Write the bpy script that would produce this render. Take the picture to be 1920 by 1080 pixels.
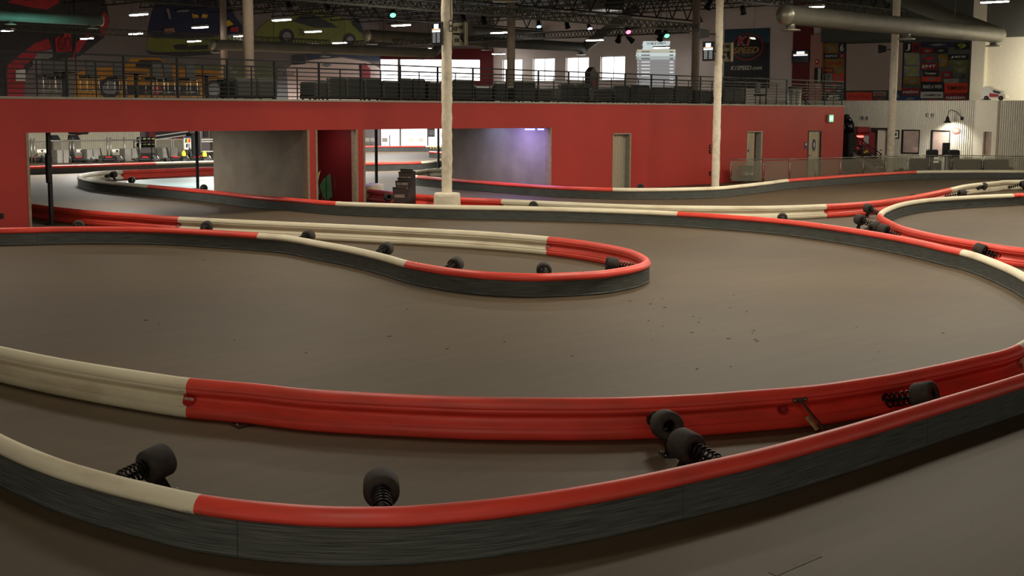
import bpy, math, random
from mathutils import Vector, Matrix
random.seed(7)
for o in list(bpy.data.objects): bpy.data.objects.remove(o)
SC = bpy.context.scene
COL = SC.collection
sin, cos, pi = math.sin, math.cos, math.pi

# ------------------------------------------------------------------ camera
# World: X along the red mezzanine wall, Y away from it into the building, Z up; camera at (0, 0, 3).
FOC, PITCH, ROLL, HEAD, CAMZ = 2526.0, 0.13181, 0.00494, math.radians(47.07), 3.0
Rv = Vector((cos(HEAD), -sin(HEAD), 0)); Fv = Vector((sin(HEAD), cos(HEAD), 0)); Uv = Vector((0, 0, 1))
_c, _s = cos(ROLL), sin(ROLL)
ex = Rv*_c + Fv*(_s*sin(PITCH)) + Uv*(_s*cos(PITCH))
ef = Fv*cos(PITCH) - Uv*sin(PITCH)
eu = ex.cross(ef)
cam = bpy.data.cameras.new('camera'); cam_o = bpy.data.objects.new('camera', cam); COL.objects.link(cam_o)
cam.sensor_width = 36; cam.lens = FOC*36/1920; cam.clip_end = 400
cam_o.matrix_world = Matrix(((ex.x, eu.x, -ef.x, 0), (ex.y, eu.y, -ef.y, 0), (ex.z, eu.z, -ef.z, CAMZ), (0, 0, 0, 1)))
SC.camera = cam_o
CAM = Vector((0, 0, CAMZ))

# ------------------------------------------------------------------ world, exposure, lamps over the track
W = bpy.data.worlds.new('world'); SC.world = W; W.use_nodes = True
W.node_tree.nodes['Background'].inputs[0].default_value = (1.0, .9, .74, 1)
W.node_tree.nodes['Background'].inputs[1].default_value = 0.85
SC.view_settings.view_transform = 'Standard'; SC.view_settings.look = 'None'
SC.view_settings.exposure = 0.0; SC.view_settings.gamma = 1.0; SC.view_settings.use_curve_mapping = False

def RF(r, f, z=0.0):
    p = Rv*r + Fv*f; return Vector((p.x, p.y, z))

def area(loc, power, size, col=(1, .91, .77), rot=(0, 0, 0), spread=180):
    l = bpy.data.lights.new('lamp', 'AREA'); l.energy = power; l.size = size[0]; l.shape = 'RECTANGLE'; l.size_y = size[1]
    l.color = col; l.spread = math.radians(spread)
    o = bpy.data.objects.new('lamp', l); COL.objects.link(o); o.location = loc; o.rotation_euler = rot
    return o
# unseen fluorescent rows over the track, fill lamps added above and behind the viewer (right, forward, power)
for r, f, pw in ((3.5, 22, 400), (8, 25, 520), (-5, 27, 320), (4, 33, 480), (13, 34, 500), (-6, 40, 420), (8, 43, 460), (18, 43, 640), (15.5, 49, 330),
                 (0, 50, 460), (12, 47, 200), (29, 52, 420), (-14, 33, 420), (-3, 15, 190), (-2.5, 3, 170), (3.5, 2, 50), (-6, -9, 380), (7, -9, 260), (0, -20, 300)):
    area(RF(r, f, 7.6), pw*1.0, (2.4, 1.2), (1, .9, .72))
# unseen lamps added under and behind the mezzanine: pit side bright, cross-aisle dim
for r, f, z, p in ((-25, 60, 4.2, 1250), (-20, 66, 4.2, 1600), (-15, 70, 4.2, 1600), (-10, 75, 4.2, 1600), (-5, 78, 5, 900), (-3.5, 66, 2.6, 260), (-8, 64, 2.7, 260), (-12, 53, 2.7, 170), (-4.5, 55, 2.7, 170)): area(RF(r, f, z), p, (3, 2), (1, .97, .88))
area(RF(-9.5, 92, 5.0), 1500, (5, 4), (1, 1, 1)); area((60.5, 30.5, 3.2), 75, (2, 1), (1, .95, .84), (0, math.radians(-80), 0))  # the tilted one is unseen fill added for the corrugated wall

# ------------------------------------------------------------------ pixel rays (photo taken as 1920x1080) -> points on real planes
def ray(px, py):
    return (ex*(px-960) + ef*FOC - eu*(py-540))
def PZ(px, py, z=0.0):
    d = ray(px, py); return CAM + d*((z-CAMZ)/d.z)
def PX(px, py, u):
    d = ray(px, py); return CAM + d*(u/d.x)
def PY(px, py, v):
    d = ray(px, py); return CAM + d*(v/d.y)
def PD(px, py, f):
    d = ray(px, py); return CAM + d*(f/d.dot(Fv))
def PP(px, py, o, n):
    d = ray(px, py); return CAM + d*((Vector(o)-CAM).dot(n)/d.dot(n))

# ------------------------------------------------------------------ materials
def lin(c):
    return tuple((x/12.92 if x <= .04045 else ((x+.055)/1.055)**2.4) for x in (v/255 for v in c))
MATS = {}
def mat(name, rgb, rough=.6, metal=0.0, var=.12, scale=6.0, emit=None, alpha=None, bump=0.0, uvs=None, dirt=None, trans=None, detail=4, spec=.4, grime=.5):
    """procedural material: base colour broken up by noise; uvs stretches the noise along a swept piece; dirt mixes a second colour in patches"""
    if name in MATS: return MATS[name]
    m = bpy.data.materials.new(name); MATS[name] = m; m.use_nodes = True
    nt = m.node_tree; N = nt.nodes; L = nt.links; b = N['Principled BSDF']
    c = lin(rgb) if max(rgb) > 1.001 else tuple(rgb)
    b.inputs['Roughness'].default_value = rough; b.inputs['Metallic'].default_value = metal
    b.inputs['Specular IOR Level'].default_value = spec
    if emit is not None:
        b.inputs['Emission Color'].default_value = (*c, 1); b.inputs['Emission Strength'].default_value = emit
        b.inputs['Base Color'].default_value = (.03, .03, .03, 1); return m
    tc = N.new('ShaderNodeTexCoord'); mp = N.new('ShaderNodeMapping'); L.new(tc.outputs['UV' if uvs else 'Object'], mp.inputs[0])
    mp.inputs['Scale'].default_value = uvs if uvs else (1, 1, 1)
    nz = N.new('ShaderNodeTexNoise'); nz.inputs['Scale'].default_value = scale; nz.inputs['Detail'].default_value = detail; L.new(mp.outputs[0], nz.inputs['Vector'])
    rmp = N.new('ShaderNodeMapRange'); rmp.inputs[1].default_value = .3; rmp.inputs[2].default_value = .7
    rmp.inputs[3].default_value = 1-var; rmp.inputs[4].default_value = 1+var; L.new(nz.outputs['Fac'], rmp.inputs[0])
    mx = N.new('ShaderNodeMix'); mx.data_type = 'RGBA'; mx.blend_type = 'MULTIPLY'; mx.inputs[0].default_value = 1
    mx.inputs[6].default_value = (*c, 1); L.new(rmp.outputs[0], mx.inputs[7]); out = mx.outputs[2]
    if dirt:
        n2 = N.new('ShaderNodeTexNoise'); n2.inputs['Scale'].default_value = scale*.45; n2.inputs['Detail'].default_value = 6; L.new(mp.outputs[0], n2.inputs['Vector'])
        r2 = N.new('ShaderNodeMapRange'); r2.inputs[1].default_value = .5; r2.inputs[2].default_value = .75; r2.inputs[3].default_value = 0; r2.inputs[4].default_value = grime
        L.new(n2.outputs['Fac'], r2.inputs[0])
        m2 = N.new('ShaderNodeMix'); m2.data_type = 'RGBA'; L.new(r2.outputs[0], m2.inputs[0]); L.new(out, m2.inputs[6]); m2.inputs[7].default_value = (*lin(dirt), 1); out = m2.outputs[2]
    L.new(out, b.inputs['Base Color'])
    if bump:
        bp = N.new('ShaderNodeBump'); bp.inputs['Strength'].default_value = bump; bp.inputs['Distance'].default_value = .02
        L.new(nz.outputs['Fac'], bp.inputs['Height']); L.new(bp.outputs[0], b.inputs['Normal'])
    if trans:
        t = N.new('ShaderNodeBsdfTransparent'); t.inputs[0].default_value = (.93, .96, .93, 1); ms = N.new('ShaderNodeMixShader'); ms.inputs[0].default_value = 1-trans
        L.new(t.outputs[0], ms.inputs[1]); L.new(b.outputs[0], ms.inputs[2]); L.new(ms.outputs[0], N['Material Output'].inputs[0])
    return m

M_RED = mat('red_plastic', (226, 72, 58), .42, var=.12, scale=2.2, uvs=(1.0, 6, 1), dirt=(160, 74, 56), grime=.5)
M_WHITE = mat('cream_plastic', (228, 219, 192), .5, var=.05, scale=2.0, uvs=(1.0, 5, 1), dirt=(176, 146, 118), grime=.55)
M_RUB = mat('black_rubber_strip', (79, 81, 77), .72, var=.55, scale=3.0, uvs=(.8, 34, 1), detail=8, bump=.5, spec=.3)
M_TYRE = mat('tyre_rubber', (52, 47, 43), .8, var=.25, scale=20)
M_DARK = mat('dark_steel', (34, 33, 32), .5, .5, var=.2)
M_SPRING = mat('spring_steel', (26, 24, 24), .35, .7, var=.1)
M_STEEL = mat('galvanised_steel', (150, 146, 136), .4, .8, var=.15)
M_BROWNSTEEL = mat('rusty_flat_bar', (92, 80, 64), .5, .6, var=.3, scale=30)
M_TAN = mat('tan_steel', (168, 146, 104), .5, .3, var=.2, scale=30)
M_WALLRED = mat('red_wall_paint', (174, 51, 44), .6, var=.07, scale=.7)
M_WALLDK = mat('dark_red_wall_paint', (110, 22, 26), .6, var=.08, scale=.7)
M_JAMB = mat('raw_plywood_edge', (150, 132, 110), .7, var=.15, scale=9)
M_TRIM = mat('grey_cap_trim', (150, 144, 130), .5, var=.1)
M_CONC = mat('grey_sheet_wall', (150, 141, 126), .65, var=.13, scale=1.6, dirt=(120, 112, 100))
M_CREAM = mat('cream_wall_paint', (222, 214, 192), .7, var=.03)
M_WALLGREY = mat('grey_wall_paint', (224, 210, 202), .7, var=.04, scale=1)
M_MURALBG = mat('mural_grey', (124, 113, 110), .7, var=.06, scale=.6)
M_DKWALL = mat('dark_wall_paint', (92, 92, 84), .7, var=.06)
M_CORR = mat('corrugated_metal', (196, 190, 174), .5, 0.0, var=.06)
M_BLACK = mat('black_paint', (20, 20, 20), .5, var=.1)
M_FURN = mat('dark_upholstery', (30, 32, 28), .65, var=.2, scale=9)
M_RAIL = mat('black_rail_paint', (16, 16, 15), .6, 0, var=.1)
M_COLW = mat('white_wrap', (230, 220, 198), .6, var=.08, scale=9, bump=.5, dirt=(120, 108, 92), grime=.3)
M_COLG = mat('taupe_column_paint', (150, 134, 118), .65, var=.08)
M_DUCT = mat('galvanised_duct', (96, 94, 83), .6, .0, var=.12, scale=2)
M_DUCTW = mat('duct_ring', (168, 166, 154), .35, .7, var=.1)
M_TRUSS = mat('truss_paint', (64, 62, 56), .5, .4, var=.1)
M_DECK = mat('roof_deck', (84, 84, 78), .8, var=.1)
M_LAMP = mat('lamp_tube', (1, .97, .92), emit=42)
M_LAMPF = mat('lamp_reflector', (214, 210, 200), .4, var=.02)
M_GLASS = mat('clear_panel', (138, 134, 118), .12, var=.02, trans=.62, spec=.5)
M_WIN = mat('daylight_pane', (.97, .99, 1), emit=4)
M_SCREEN = mat('screen_white', (.75, .82, .95), emit=1.3)
M_SCRDK = mat('screen_black', (24, 28, 36), .2, var=.05)
M_SCRTXT = mat('screen_text', (.85, .85, .8), emit=.35)
M_SCROR = mat('screen_orange', (.95, .55, .2), emit=.9)
M_PRWHITE = mat('print_white', (222, 218, 206), .5, var=.02)
M_PRBLACK = mat('print_black', (26, 25, 26), .45, var=.05)
M_PRRED = mat('print_red', (196, 30, 34), .45, var=.05)
M_PRYEL = mat('print_yellow', (214, 170, 34), .45, var=.05)
M_PRORG = mat('print_orange', (228, 60, 22), .45, var=.05)
M_PRBLUE = mat('print_blue', (40, 66, 110), .45, var=.05)
M_PRGREEN = mat('print_lime', (158, 170, 48), .45, var=.05)
M_PRGREY = mat('print_grey', (130, 126, 124), .5, var=.05)
M_PRNAVY = mat('print_navy', (34, 38, 66), .5, var=.05)
M_PRPINK = mat('print_pale_pink', (238, 208, 196), .5, var=.04)

def floor_material():
    m = bpy.data.materials.new('asphalt'); m.use_nodes = True; nt = m.node_tree; N = nt.nodes; L = nt.links; b = N['Principled BSDF']
    tc = N.new('ShaderNodeTexCoord')
    def noise(scale, det, vec=None, dist=0.0):
        n = N.new('ShaderNodeTexNoise'); n.inputs['Scale'].default_value = scale; n.inputs['Detail'].default_value = det; n.inputs['Distortion'].default_value = dist
        L.new(vec or tc.outputs['Object'], n.inputs['Vector']); return n.outputs['Fac']
    def rng(s, a, b_, c, d):
        r = N.new('ShaderNodeMapRange'); [setattr(r.inputs[i+1], 'default_value', v) for i, v in enumerate((a, b_, c, d))]; L.new(s, r.inputs[0]); return r.outputs[0]
    def mul(a, b_):
        x = N.new('ShaderNodeMath'); x.operation = 'MULTIPLY'; L.new(a, x.inputs[0]); L.new(b_, x.inputs[1]); return x.outputs[0]
    mp = N.new('ShaderNodeMapping'); mp.inputs['Rotation'].default_value = (0, 0, -.15); mp.inputs['Scale'].default_value = (.5, 5.0, 1); L.new(tc.outputs['Object'], mp.inputs[0])
    f = mul(rng(noise(.22, 3), .3, .7, .84, 1.16), rng(noise(110, 3), .3, .75, .7, 1.3))
    f = mul(f, rng(noise(1.0, 5, mp.outputs[0], .6), .3, .72, .9, 1.1))
    f = mul(f, rng(noise(2.6, 6), .62, .72, 1.0, .9))
    mx = N.new('ShaderNodeMix'); mx.data_type = 'RGBA'; mx.blend_type = 'MULTIPLY'; mx.inputs[0].default_value = 1
    mx.inputs[6].default_value = (*lin((79, 65, 46)), 1); L.new(f, mx.inputs[7]); L.new(mx.outputs[2], b.inputs['Base Color'])
    b.inputs['Roughness'].default_value = .62; b.inputs['Specular IOR Level'].default_value = .3
    bp = N.new('ShaderNodeBump'); bp.inputs['Strength'].default_value = .25; bp.inputs['Distance'].default_value = .004; L.new(noise(120, 2), bp.inputs['Height']); L.new(bp.outputs[0], b.inputs['Normal'])
    MATS['asphalt'] = m; return m
M_FLOOR = floor_material()

# ------------------------------------------------------------------ mesh builder
OFF = {}
class MB:
    def __init__(s): s.v = []; s.f = []; s.sm = []; s.uv = []; s.mi = []
    def add(s, vs, fs, smooth=False, mi=0, uvs=None):
        b = len(s.v); s.v += [tuple(x) for x in vs]
        for k, f in enumerate(fs):
            s.f.append([b+i for i in f]); s.sm.append(smooth); s.mi.append(mi); s.uv.append([uvs[i] for i in f] if uvs else None)
        return s
    def obox(s, c, hx, hy, hz, mi=0):
        c = Vector(c); vs = [c+hx*i+hy*j+hz*k for i in (-1, 1) for j in (-1, 1) for k in (-1, 1)]
        return s.add(vs, [(0, 1, 3, 2), (4, 6, 7, 5), (0, 4, 5, 1), (2, 3, 7, 6), (0, 2, 6, 4), (1, 5, 7, 3)], mi=mi)
    def box(s, lo, hi, mi=0):
        lo = Vector(lo); hi = Vector(hi); c = (lo+hi)/2; h = (hi-lo)/2
        return s.obox(c, Vector((h.x, 0, 0)), Vector((0, h.y, 0)), Vector((0, 0, h.z)), mi)
    def rbox(s, c, size, r=.02, rz=0.0, ry=0.0, mi=0):
        """box with chamfered edges, turned about Y then Z"""
        h = [x/2 for x in size]; r = min(r, *[x*.99 for x in h]); R = Matrix.Rotation(rz, 3, 'Z') @ Matrix.Rotation(ry, 3, 'Y'); vs = []; ix = {}
        for i in (-1, 1):
            for j in (-1, 1):
                for k in (-1, 1):
                    for a in range(3):
                        p = [i*(h[0]-r), j*(h[1]-r), k*(h[2]-r)]; p[a] = (i, j, k)[a]*h[a]; ix[(i, j, k, a)] = len(vs); vs.append(Vector(c)+R @ Vector(p))
        fs = []
        for a in range(3):
            b_, c_ = (a+1) % 3, (a+2) % 3
            for sg in (-1, 1):
                q = []
                for (x, y) in ((-1, -1), (1, -1), (1, 1), (-1, 1)):
                    t = [0, 0, 0]; t[a] = sg; t[b_] = x; t[c_] = y; q.append(ix[(*t, a)])
                fs.append(q if sg > 0 else q[::-1])
            for x in (-1, 1):
                for y in (-1, 1):
                    t = [0, 0, 0]; t[b_] = x; t[c_] = y; q = []
                    for sg, ax in ((-1, b_), (1, b_), (1, c_), (-1, c_)):
                        t[a] = sg; q.append(ix[(*t, ax)])
                    fs.append(q if x*y < 0 else q[::-1])
        for i in (-1, 1):
            for j in (-1, 1):
                for k in (-1, 1):
                    q = [ix[(i, j, k, 0)], ix[(i, j, k, 1)], ix[(i, j, k, 2)]]; fs.append(q if i*j*k > 0 else q[::-1])
        return s.add(vs, fs, mi=mi)
    def tube(s, path, r, n=8, caps=True, smooth=True, mi=0):
        path = [Vector(p) for p in path]; rr = r if isinstance(r, (list, tuple)) else [r]*len(path); vs = []; fs = []; ref = None
        for i, p in enumerate(path):
            t = (path[min(i+1, len(path)-1)]-path[max(i-1, 0)]).normalized()
            if ref is None or abs(ref.dot(t)) > .98: ref = Vector((0, 0, 1)) if abs(t.z) < .9 else Vector((1, 0, 0))
            a = t.cross(ref).normalized(); b = t.cross(a); ref = a.cross(t)
            for k in range(n):
                w = 2*pi*k/n; vs.append(p+(a*cos(w)+b*sin(w))*rr[i])
        for i in range(len(path)-1):
            for k in range(n): fs.append((i*n+k, i*n+(k+1) % n, (i+1)*n+(k+1) % n, (i+1)*n+k))
        s.add(vs, fs, smooth, mi)
        if caps:
            b = len(s.v)-len(vs)
            for f in ([b+k for k in range(n)][::-1], [b+(len(path)-1)*n+k for k in range(n)]):
                s.f.append(f); s.sm.append(False); s.uv.append(None); s.mi.append(mi)
        return s
    def lathe(s, prof, o, ax, n=20, smooth=True, mi=0):
        """prof: (distance along ax, radius) pairs"""
        o = Vector(o); ax = Vector(ax).normalized(); ref = Vector((0, 0, 1)) if abs(ax.z) < .9 else Vector((1, 0, 0)); a = ax.cross(ref).normalized(); b = ax.cross(a); vs = []; fs = []
        for d, r in prof:
            for k in range(n): w = 2*pi*k/n; vs.append(o+ax*d+(a*cos(w)+b*sin(w))*max(r, 1e-4))
        for i in range(len(prof)-1):
            for k in range(n): fs.append((i*n+k, i*n+(k+1) % n, (i+1)*n+(k+1) % n, (i+1)*n+k))
        return s.add(vs, fs, smooth, mi)
    def prism(s, poly, d, mi=0):
        """poly: 3-D outline, d: thickness vector"""
        n = len(poly); poly = [Vector(p) for p in poly]; vs = poly+[p+d for p in poly]
        fs = [list(range(n)), list(range(2*n-1, n-1, -1))]+[(i, i+n, (i+1) % n+n, (i+1) % n) for i in range(n)]
        return s.add(vs, fs, mi=mi)
    def build(s, name, m, parent=None, label=None, kind=None):
        me = bpy.data.meshes.new(name); o = bpy.data.objects.new(name, me); COL.objects.link(o)
        off = OFF.get(parent.name, Vector((0, 0, 0))) if parent else Vector((0, 0, 0))
        me.from_pydata([(x-off.x, y-off.y, z-off.z) for x, y, z in s.v], [], s.f); me.update()
        for mm in (m if isinstance(m, (list, tuple)) else [m]): me.materials.append(mm)
        me.polygons.foreach_set('use_smooth', s.sm); me.polygons.foreach_set('material_index', s.mi)
        if any(u for u in s.uv):
            ul = me.uv_layers.new(name='UVMap'); k = 0
            for p, u in zip(me.polygons, s.uv):
                for j in range(p.loop_total): ul.data[p.loop_start+j].uv = u[j] if u else (0, 0)
        if parent: o.parent = parent; OFF[o.name] = off
        if label: o['label'] = label
        if kind: o['kind'] = kind
        return o

def tag(o, label, cat, group=None, kind=None):
    o['label'] = label; o['category'] = cat
    if group: o['group'] = group
    if kind: o['kind'] = kind
    return o
def thing(name, label, cat, loc=(0, 0, 0), group=None):
    o = bpy.data.objects.new(name, None); COL.objects.link(o); o.location = loc; o.empty_display_size = .2; OFF[o.name] = Vector(loc)
    return tag(o, label, cat, group)
def struct(name, mb, m, parent=None):
    o = mb.build(name, m, parent)
    if not parent: o['kind'] = 'structure'
    return o
def dup(root, loc, rz=None, label=None, group=None, rot=None):
    r = root.copy(); COL.objects.link(r); r.location = loc; OFF[r.name] = Vector(loc)
    if rz is not None: r.rotation_euler = (0, 0, rz)
    if rot is not None: r.rotation_euler = rot
    if label: r['label'] = label
    if group: r['group'] = group
    for ch in list(root.children):
        c = ch.copy(); COL.objects.link(c); c.parent = r
        for g in list(ch.children):
            d = g.copy(); COL.objects.link(d); d.parent = c
    return r
AX_U = (Vector((0, -1, 0)), Vector((0, 0, 1)))       # writing on a wall that faces -X
AX_V = (Vector((1, 0, 0)), Vector((0, 0, 1)))        # writing on a wall that faces -Y
def text(s, c, ax, m, parent, w=None, h=None, name='lettering', shear=0.0, lift=.012, bold=0.0):
    cu = bpy.data.curves.new('t', 'FONT'); cu.body = s; cu.align_x = 'CENTER'; cu.align_y = 'CENTER'; cu.resolution_u = 2; cu.shear = shear; cu.offset = bold
    to = bpy.data.objects.new('t', cu); COL.objects.link(to); dg = bpy.context.evaluated_depsgraph_get()
    me = to.evaluated_get(dg).to_mesh(); vs = [v.co.copy() for v in me.vertices]; fs = [list(p.vertices) for p in me.polygons]
    to.evaluated_get(dg).to_mesh_clear(); bpy.data.objects.remove(to); bpy.data.curves.remove(cu)
    if not vs: return None
    x0, x1 = min(v.x for v in vs), max(v.x for v in vs); y0, y1 = min(v.y for v in vs), max(v.y for v in vs)
    sx = w/(x1-x0) if w else None; sy = h/(y1-y0) if h else None
    sx = sx or sy; sy = sy or sx; cx, cy = (x0+x1)/2, (y0+y1)/2; nrm = ax[0].cross(ax[1]); c = Vector(c)
    b = MB(); b.add([c+ax[0]*((v.x-cx)*sx)+ax[1]*((v.y-cy)*sy)+nrm*lift for v in vs], fs)
    return b.build(name, m, parent)

# ------------------------------------------------------------------ the building shell
VW = 31.93                      # plane of the red mezzanine wall
ZM, ZO = 3.2, 2.36              # mezzanine floor, head of the wall openings
UE, VB, UC = 74.0, 77.1, 65.0   # end wall, back wall, corrugated wall
ZC = 10.2
b = MB(); b.add([(-40, -60, 0), (90, -60, 0), (90, 95, 0), (-40, 95, 0)], [(0, 1, 2, 3)]); struct('floor', b, M_FLOOR)
b = MB(); b.box((-40, -60, ZC), (90, 95, ZC+.3)); struct('ceiling', b, M_DECK)
def U(px, py=300): return PY(px, py, VW).x
u_end = U(1579.5)
# red wall: piers, lintel and door openings
doors = [(U(1149, 300), U(1181.5, 300), 2.085), (U(1400.5, 300), U(1427.5, 300), 2.085), (U(1515, 290), U(1537.5, 290), 2.09)]
oA, oB, oC = (U(50, 300), U(580, 300)), (U(592, 300), U(671, 300)), (U(681.5, 300), U(1033.5, 300))
cuts = [(oA, ZO), (oB, ZO), (oC, ZO)]+[((a, c), z) for a, c, z in doors]
b = MB(); x = -30.0; T = .22
for (a, c), z in cuts:
    b.box((x, VW, 0), (a, VW+T, ZM)); b.box((a, VW, z), (c, VW+T, ZM)); x = c
b.box((x, VW, 0), (u_end, VW+T, ZM)); struct('wall_mezzanine', b, M_WALLRED)
b = MB(); b.box((-30, VW-.03, ZM), (u_end+.03, VW+T, ZM+.06)); struct('trim_1', b, M_TRIM)
b = MB(); b.box((u_end-.2, VW+T, 0), (u_end, VW+5, ZM)); struct('wall_return', b, M_WALLRED)
for (a, c) in (oA, oB, oC):                                     # raw edges of the openings
    b = MB(); b.box((a-.005, VW-.012, 0), (a+.07, VW+T, ZO)); b.box((c-.07, VW-.012, 0), (c+.005, VW+T, ZO))
    struct('trim_2', b, M_JAMB)
b = MB(); b.box((-30, VW+T, ZM-.45), (u_end, 50, ZM)); struct('floor_mezzanine', b, mat('slab_grey', (96, 92, 86), .8))
# sheet walls running back under the mezzanine from the right jambs of the openings
ve = PX(829, 300, oC[1]).y
b = MB(); b.box((oC[1]-.02, VW+T, 0), (oC[1]+.1, ve, ZM-.45)); struct('wall_aisle', b, M_CONC)
# flag booth between the openings
vb_ = PX(400, 300, oB[0]-.12).y; b = MB(); b.box((oB[0]-.12, VW+T, 0), (oB[0]-.04, vb_, ZM-.45)); struct('wall_booth_side', b, M_CONC)
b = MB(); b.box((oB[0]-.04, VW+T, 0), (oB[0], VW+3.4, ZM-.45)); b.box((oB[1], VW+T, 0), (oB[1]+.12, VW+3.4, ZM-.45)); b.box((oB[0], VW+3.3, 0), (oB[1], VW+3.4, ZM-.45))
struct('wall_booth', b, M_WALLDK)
# back wall, chamfered corner, end wall
RC = [PY(713, 130, VB), None]; dch = RC[0].dot(Fv); pc = PX(925, 130, UE); dch = pc.dot(Fv)
c0 = Rv*((713-960)/FOC*dch)+Fv*dch; c1 = Rv*((925-960)/FOC*dch)+Fv*dch
b = MB(); b.box((-40, VB, 0), (c0.x, VB+.3, ZC)); struct('wall_back', b, M_MURALBG)
AXC = (Rv.copy(), Vector((0, 0, 1)))
def PC(px, py): return PP(px, py, c0, Fv)
def slab(mb, pts, d):  return mb.prism(pts, d)
# chamfer wall around its big upper window and the storefront below
zt, zb = PC(830, 112).z, PC(830, 152).z
def chq(mb, a, c, z0, z1, t=.3):
    pa, pb = PC(a, 130), PC(c, 130); mb.prism([(pa.x, pa.y, z0), (pb.x, pb.y, z0), (pb.x, pb.y, z1), (pa.x, pa.y, z1)], Fv*t)
b = MB()
zs0, zs1 = .05, 2.75; zr_ = PC(830, 91).z
chq(b, 700, 930, zr_, ZC); struct('wall_corner_top', b, M_MURALBG); b = MB()
for a, c, z0, z1 in ((700, 714, 0, zr_), (714, 900, zt, zr_), (900, 930, 0, zr_), (714, 900, zs1, zb), (714, 900, 0, zs0)): chq(b, a, c, z0, z1)
struct('wall_corner', b, M_WALLDK)
wroot = None
def window(n, mbpane, mbframe, mbm=None):
    f = struct('window_%d' % n, mbframe, mat('window_frame_grey', (150, 146, 138), .5)); p = mbpane.build('pane', M_WIN, f)
    if mbm: mbm.build('mullion', mat('window_frame_grey', (150, 146, 138), .5), f)
    return f
b = MB(); chq(b, 714, 745.5, zb, zt, .05); chq(b, 751, 899, zb, zt, .05); fr = MB(); chq(fr, 745.5, 751, zb, zt, .14); chq(fr, 714, 899, zb-.1, zb, .2); chq(fr, 714, 899, zt, zt+.06, .2)
window(1, b, fr)
b = MB(); fr = MB()
sx = [714, 748, 752, 800, 803, 845, 848, 899]
for k in range(0, 8, 2): chq(b, sx[k], sx[k+1], zs0, zs1, .05)
for k in range(1, 7, 2): chq(fr, sx[k], sx[k+1], zs0, zs1, .16)
chq(fr, 714, 899, zs1-.08, zs1, .2); window(2, b, fr)
# end wall with four windows
wins = [(942, 979, 110.8, 152.5), (999, 1040, 109, 153), (1061, 1104, 107.3, 152), (1126, 1172, 105, 151)]
wv = []
for a, c, t, bt in wins:
    p, q = PX(a, t, UE), PX(c, t, UE); zz = (PX((a+c)/2, t, UE).z, PX((a+c)/2, bt, UE).z); wv.append((p.y, q.y, zz[1], zz[0]))
yb = c1.y+.3; b = MB(); y = yb
zlo = sum(w[2] for w in wv)/4; zhi = sum(w[3] for w in wv)/4
for ya, yc, _, _ in wv:
    b.box((UE, ya, 0), (UE+.3, y, ZC)); b.box((UE, yc, 0), (UE+.3, ya, zlo)); b.box((UE, yc, zhi), (UE+.3, ya, ZC)); y = yc
b.box((UE, 30, 0), (UE+.3, y, ZC)); struct('wall_end', b, M_WALLGREY)
for k, (ya, yc, _, _) in enumerate(wv):
    p = MB(); p.box((UE+.18, yc, zlo), (UE+.24, ya, zhi)); f = MB()
    f.box((UE+.1, yc, zlo), (UE+.2, ya, zlo+.05)); f.box((UE+.1, yc, zhi-.05), (UE+.2, ya, zhi)); f.box((UE+.1, yc, zlo), (UE+.2, yc+.05, zhi)); f.box((UE+.1, ya-.05, zlo), (UE+.2, ya, zhi))
    m_ = MB(); m_.box((UE+.12, (ya+yc)/2-.02, zlo), (UE+.19, (ya+yc)/2+.02, zhi)); window(3+k, p, f, m_)
# right part: banner wall, pilaster, bright cream wall, dark bulkhead above
UR = 67.6
yp0, yp1 = PX(1820, 130, UR).y, PX(1845, 130, UR).y
ybw = PX(1545, 130, UE).y
b = MB(); b.box((UE-.05, yp0-6, 0), (UE, ybw, ZC)); struct('wall_banner', b, M_DKWALL)
b = MB(); b.box((UR, yp1, 0), (UE, yp0, ZC)); b.box((UR+.35, -8, 0), (UR+.65, yp1, 6.75)); struct('wall_right', b, M_CREAM)
b = MB(); b.box((UR+.05, -8, 6.75), (UR+.65, yp1+.01, ZC)); b.box((UE-.5, yp0, 7.15), (UE-.06, ybw, ZC)); struct('trim_3', b, M_DKWALL)
b = MB(); b.box((UE-.12, PX(1523, 130, UE).y, ZM), (UE, PX(1487, 130, UE).y, ZC)); struct('trim_4', b, M_WALLDK)
b = MB(); b.box((UE-.3, PX(1545, 130, UE).y, ZM), (UE-.01, PX(1523, 130, UE).y, 7.6)); struct('trim_5', b, mat('dusty_pink_paint', (190, 140, 124), .7, var=.05))
# corrugated partition under the terrace, with real ribs, door and window openings
zct = 3.55
def Y_(px): return PX(px, 270, UC).y
ops = [(Y_(1633), Y_(1664.5), 0, 2.06, 'door'), (Y_(1690), Y_(1724), PX(1707, 286, UC).z, PX(1707, 245, UC).z, 'win'), (Y_(1745), Y_(1781), PX(1763, 290, UC).z, PX(1763, 246, UC).z, 'win')]
def ribs(mb, y0, y1, z0, z1):
    n = max(1, int(round((y0-y1)/.11))); st = (y0-y1)/n; pts = []
    for k in range(n):
        yy = y0-k*st; pts += [(UC, yy), (UC, yy-st*.45), (UC+.045, yy-st*.6), (UC+.045, yy-st*.85)]
    pts.append((UC, y1)); vs = [(x_, y_, z) for z in (z0, z1) for x_, y_ in pts]; m_ = len(pts)
    mb.add(vs, [(i, i+1, m_+i+1, m_+i) for i in range(m_-1)])
b = MB(); y = 42.0
for ya, yc, z0, z1, _ in ops:
    ribs(b, y, ya, 0, zct); ribs(b, ya, yc, z1, zct)
    if z0 > 0: ribs(b, ya, yc, 0, z0)
    y = yc
ribs(b, y, Y_(1828), 0, zct); yq0, yq1 = Y_(1828), Y_(1869); ribs(b, yq1, 14, 0, zct); struct('wall_corrugated', b, M_CORR)
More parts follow.
